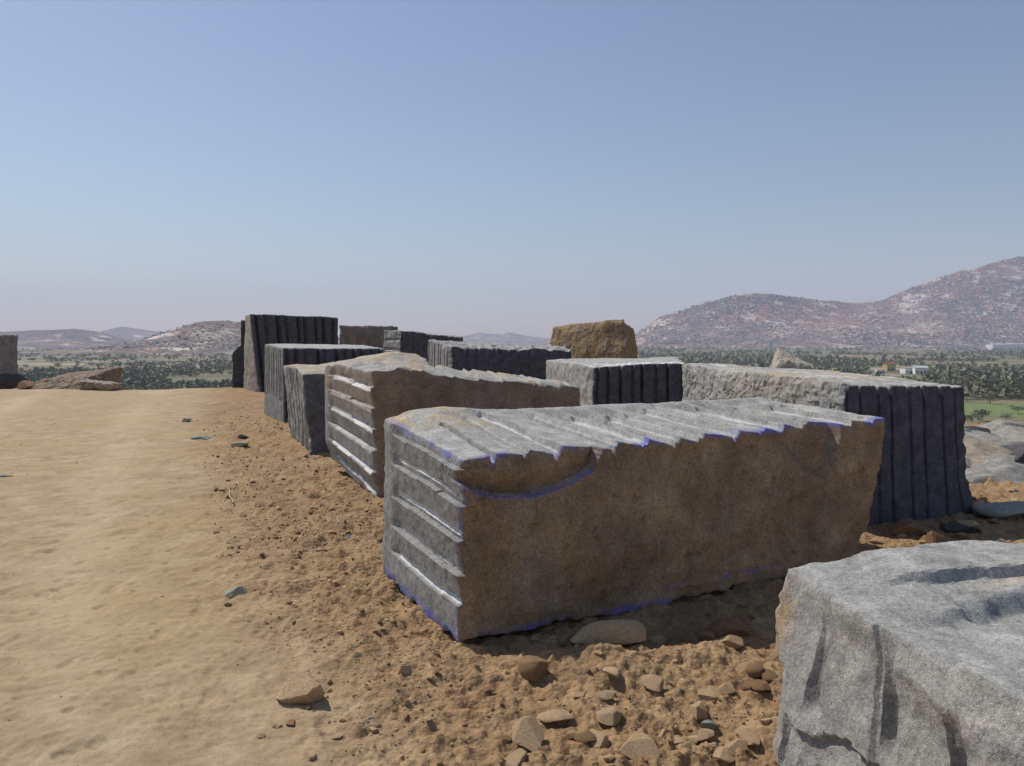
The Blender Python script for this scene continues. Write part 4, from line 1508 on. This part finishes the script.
house(908, 373.5, 9, 7, 4.2, 'white_wall', 'roof_grey', 'white flat-roofed house, nearer of the joined pair in the valley', 0.1)
house(920, 374, 9, 7, 4.8, 'white_wall', 'roof_grey', 'white house just right of the flat-roofed one in the valley', -0.2, True)
house(879, 374, 6, 5, 3.2, 'white_wall', 'roof_grey', 'small white hut left of the yellow house', 0.1)
house(889, 371, 8, 6, 6.0, 'yellow_wall', 'roof_red', 'yellow house with red roof among valley trees', 0.2, True)
house(868, 375, 5, 4, 2.6, 'white_wall', 'roof_grey', 'tiny pale hut nearest the large block top', 0.0)
house(999, 349.5, 60, 26, 14, 'white_wall', 'roof_grey', 'long white shed at the foot of the rocky hill', 0.15, True)
house(1014, 349.2, 50, 26, 15, 'white_wall', 'roof_grey', 'pale shed beside the long white one, by the picture edge', 0.1, True)


# boulders and scrub on the long hill
def hill_scatter(name, label, h, xr, yr, n, smin, smax, mat, seed, flat, cat):
    rng = np.random.default_rng(seed)
    x = rng.uniform(*xr, n); y = rng.uniform(*yr, n)
    m = fbm(P2(x, y), 0.004, 3, 0.6, seed=seed) + 0.35 * rng.random(n) > 0.2
    x, y = x[m], y[m]
    z = h(x, y)
    m = z > PLAIN_Z + 8
    x, y, z = x[m], y[m], z[m]
    s = smin * (smax / smin) ** (rng.random(len(x)) ** 2.0)
    var = [stone_verts(1, seed + q, 8, 0.08) for q in range(6)]
    V, T, off = [], [], 0
    for q in range(len(x)):
        v, f = var[q % 6]
        V.append(v * (s[q] * rng.uniform(0.6, 1.3), s[q] * rng.uniform(0.6, 1.3), s[q] * flat) + (x[q], y[q], z[q] + s[q] * flat * 0.3))
        T.append(f + off)
        off += len(v)
    me = mesh_np(name, np.concatenate(V), None, np.concatenate(T), smooth=False)
    tag(link(name, me, M[mat]), label, cat, None, 'stuff')


M['hill_rock'] = mat_plain_col('hill_rock', S(200, 184, 166), 0.95, 0.25)
M['scrub'] = mat_plain_col('hill_scrub', S(82, 88, 66), 0.95, 0.3)
hill_scatter('hill_boulders', 'pale boulders strewn over the long rocky hill', hr, (500, 2500), (2450, 3400), 7000, 2.0, 9, 'hill_rock', 901, 0.75, 'boulders')
hill_scatter('hill_scrub', 'dark scrub dotted over the long rocky hill', hr, (500, 2500), (2450, 3400), 14000, 2.0, 5.5, 'scrub', 911, 0.7, 'scrub')
hill_scatter('hill_boulders', 'pale boulders strewn over the hill beside the tall block', hl, (-1000, -350), (1300, 1750), 900, 1.5, 5, 'hill_rock', 921, 0.7, 'boulders')
hill_scatter('hill_scrub', 'dark scrub dotted over the hill beside the tall block', hl, (-1000, -350), (1300, 1750), 1500, 1.5, 4.5, 'scrub', 931, 0.6, 'scrub')

# ------------------------------------------------------------------ haze
HZ = bpy.data.materials.new('haze')
HZ.use_nodes = True
ht = HZ.node_tree
ht.nodes.remove(ht.nodes['Principled BSDF'])
pv = ht.nodes.new('ShaderNodeVolumePrincipled')
pv.inputs['Density'].default_value = 0.00016
pv.inputs['Color'].default_value = (0.71, 0.75, 1.0, 1)
pv.inputs['Anisotropy'].default_value = 0.0
ht.links.new(pv.outputs['Volume'], ht.nodes['Material Output'].inputs['Volume'])
v, f = box(0, 3000, PLAIN_Z - 5, 16000, 10400, 560)
hz = link('haze', mesh_np('haze', v, f, smooth=False), HZ)
tag(hz, 'thin pale haze lying over the valley', None, None, 'stuff')
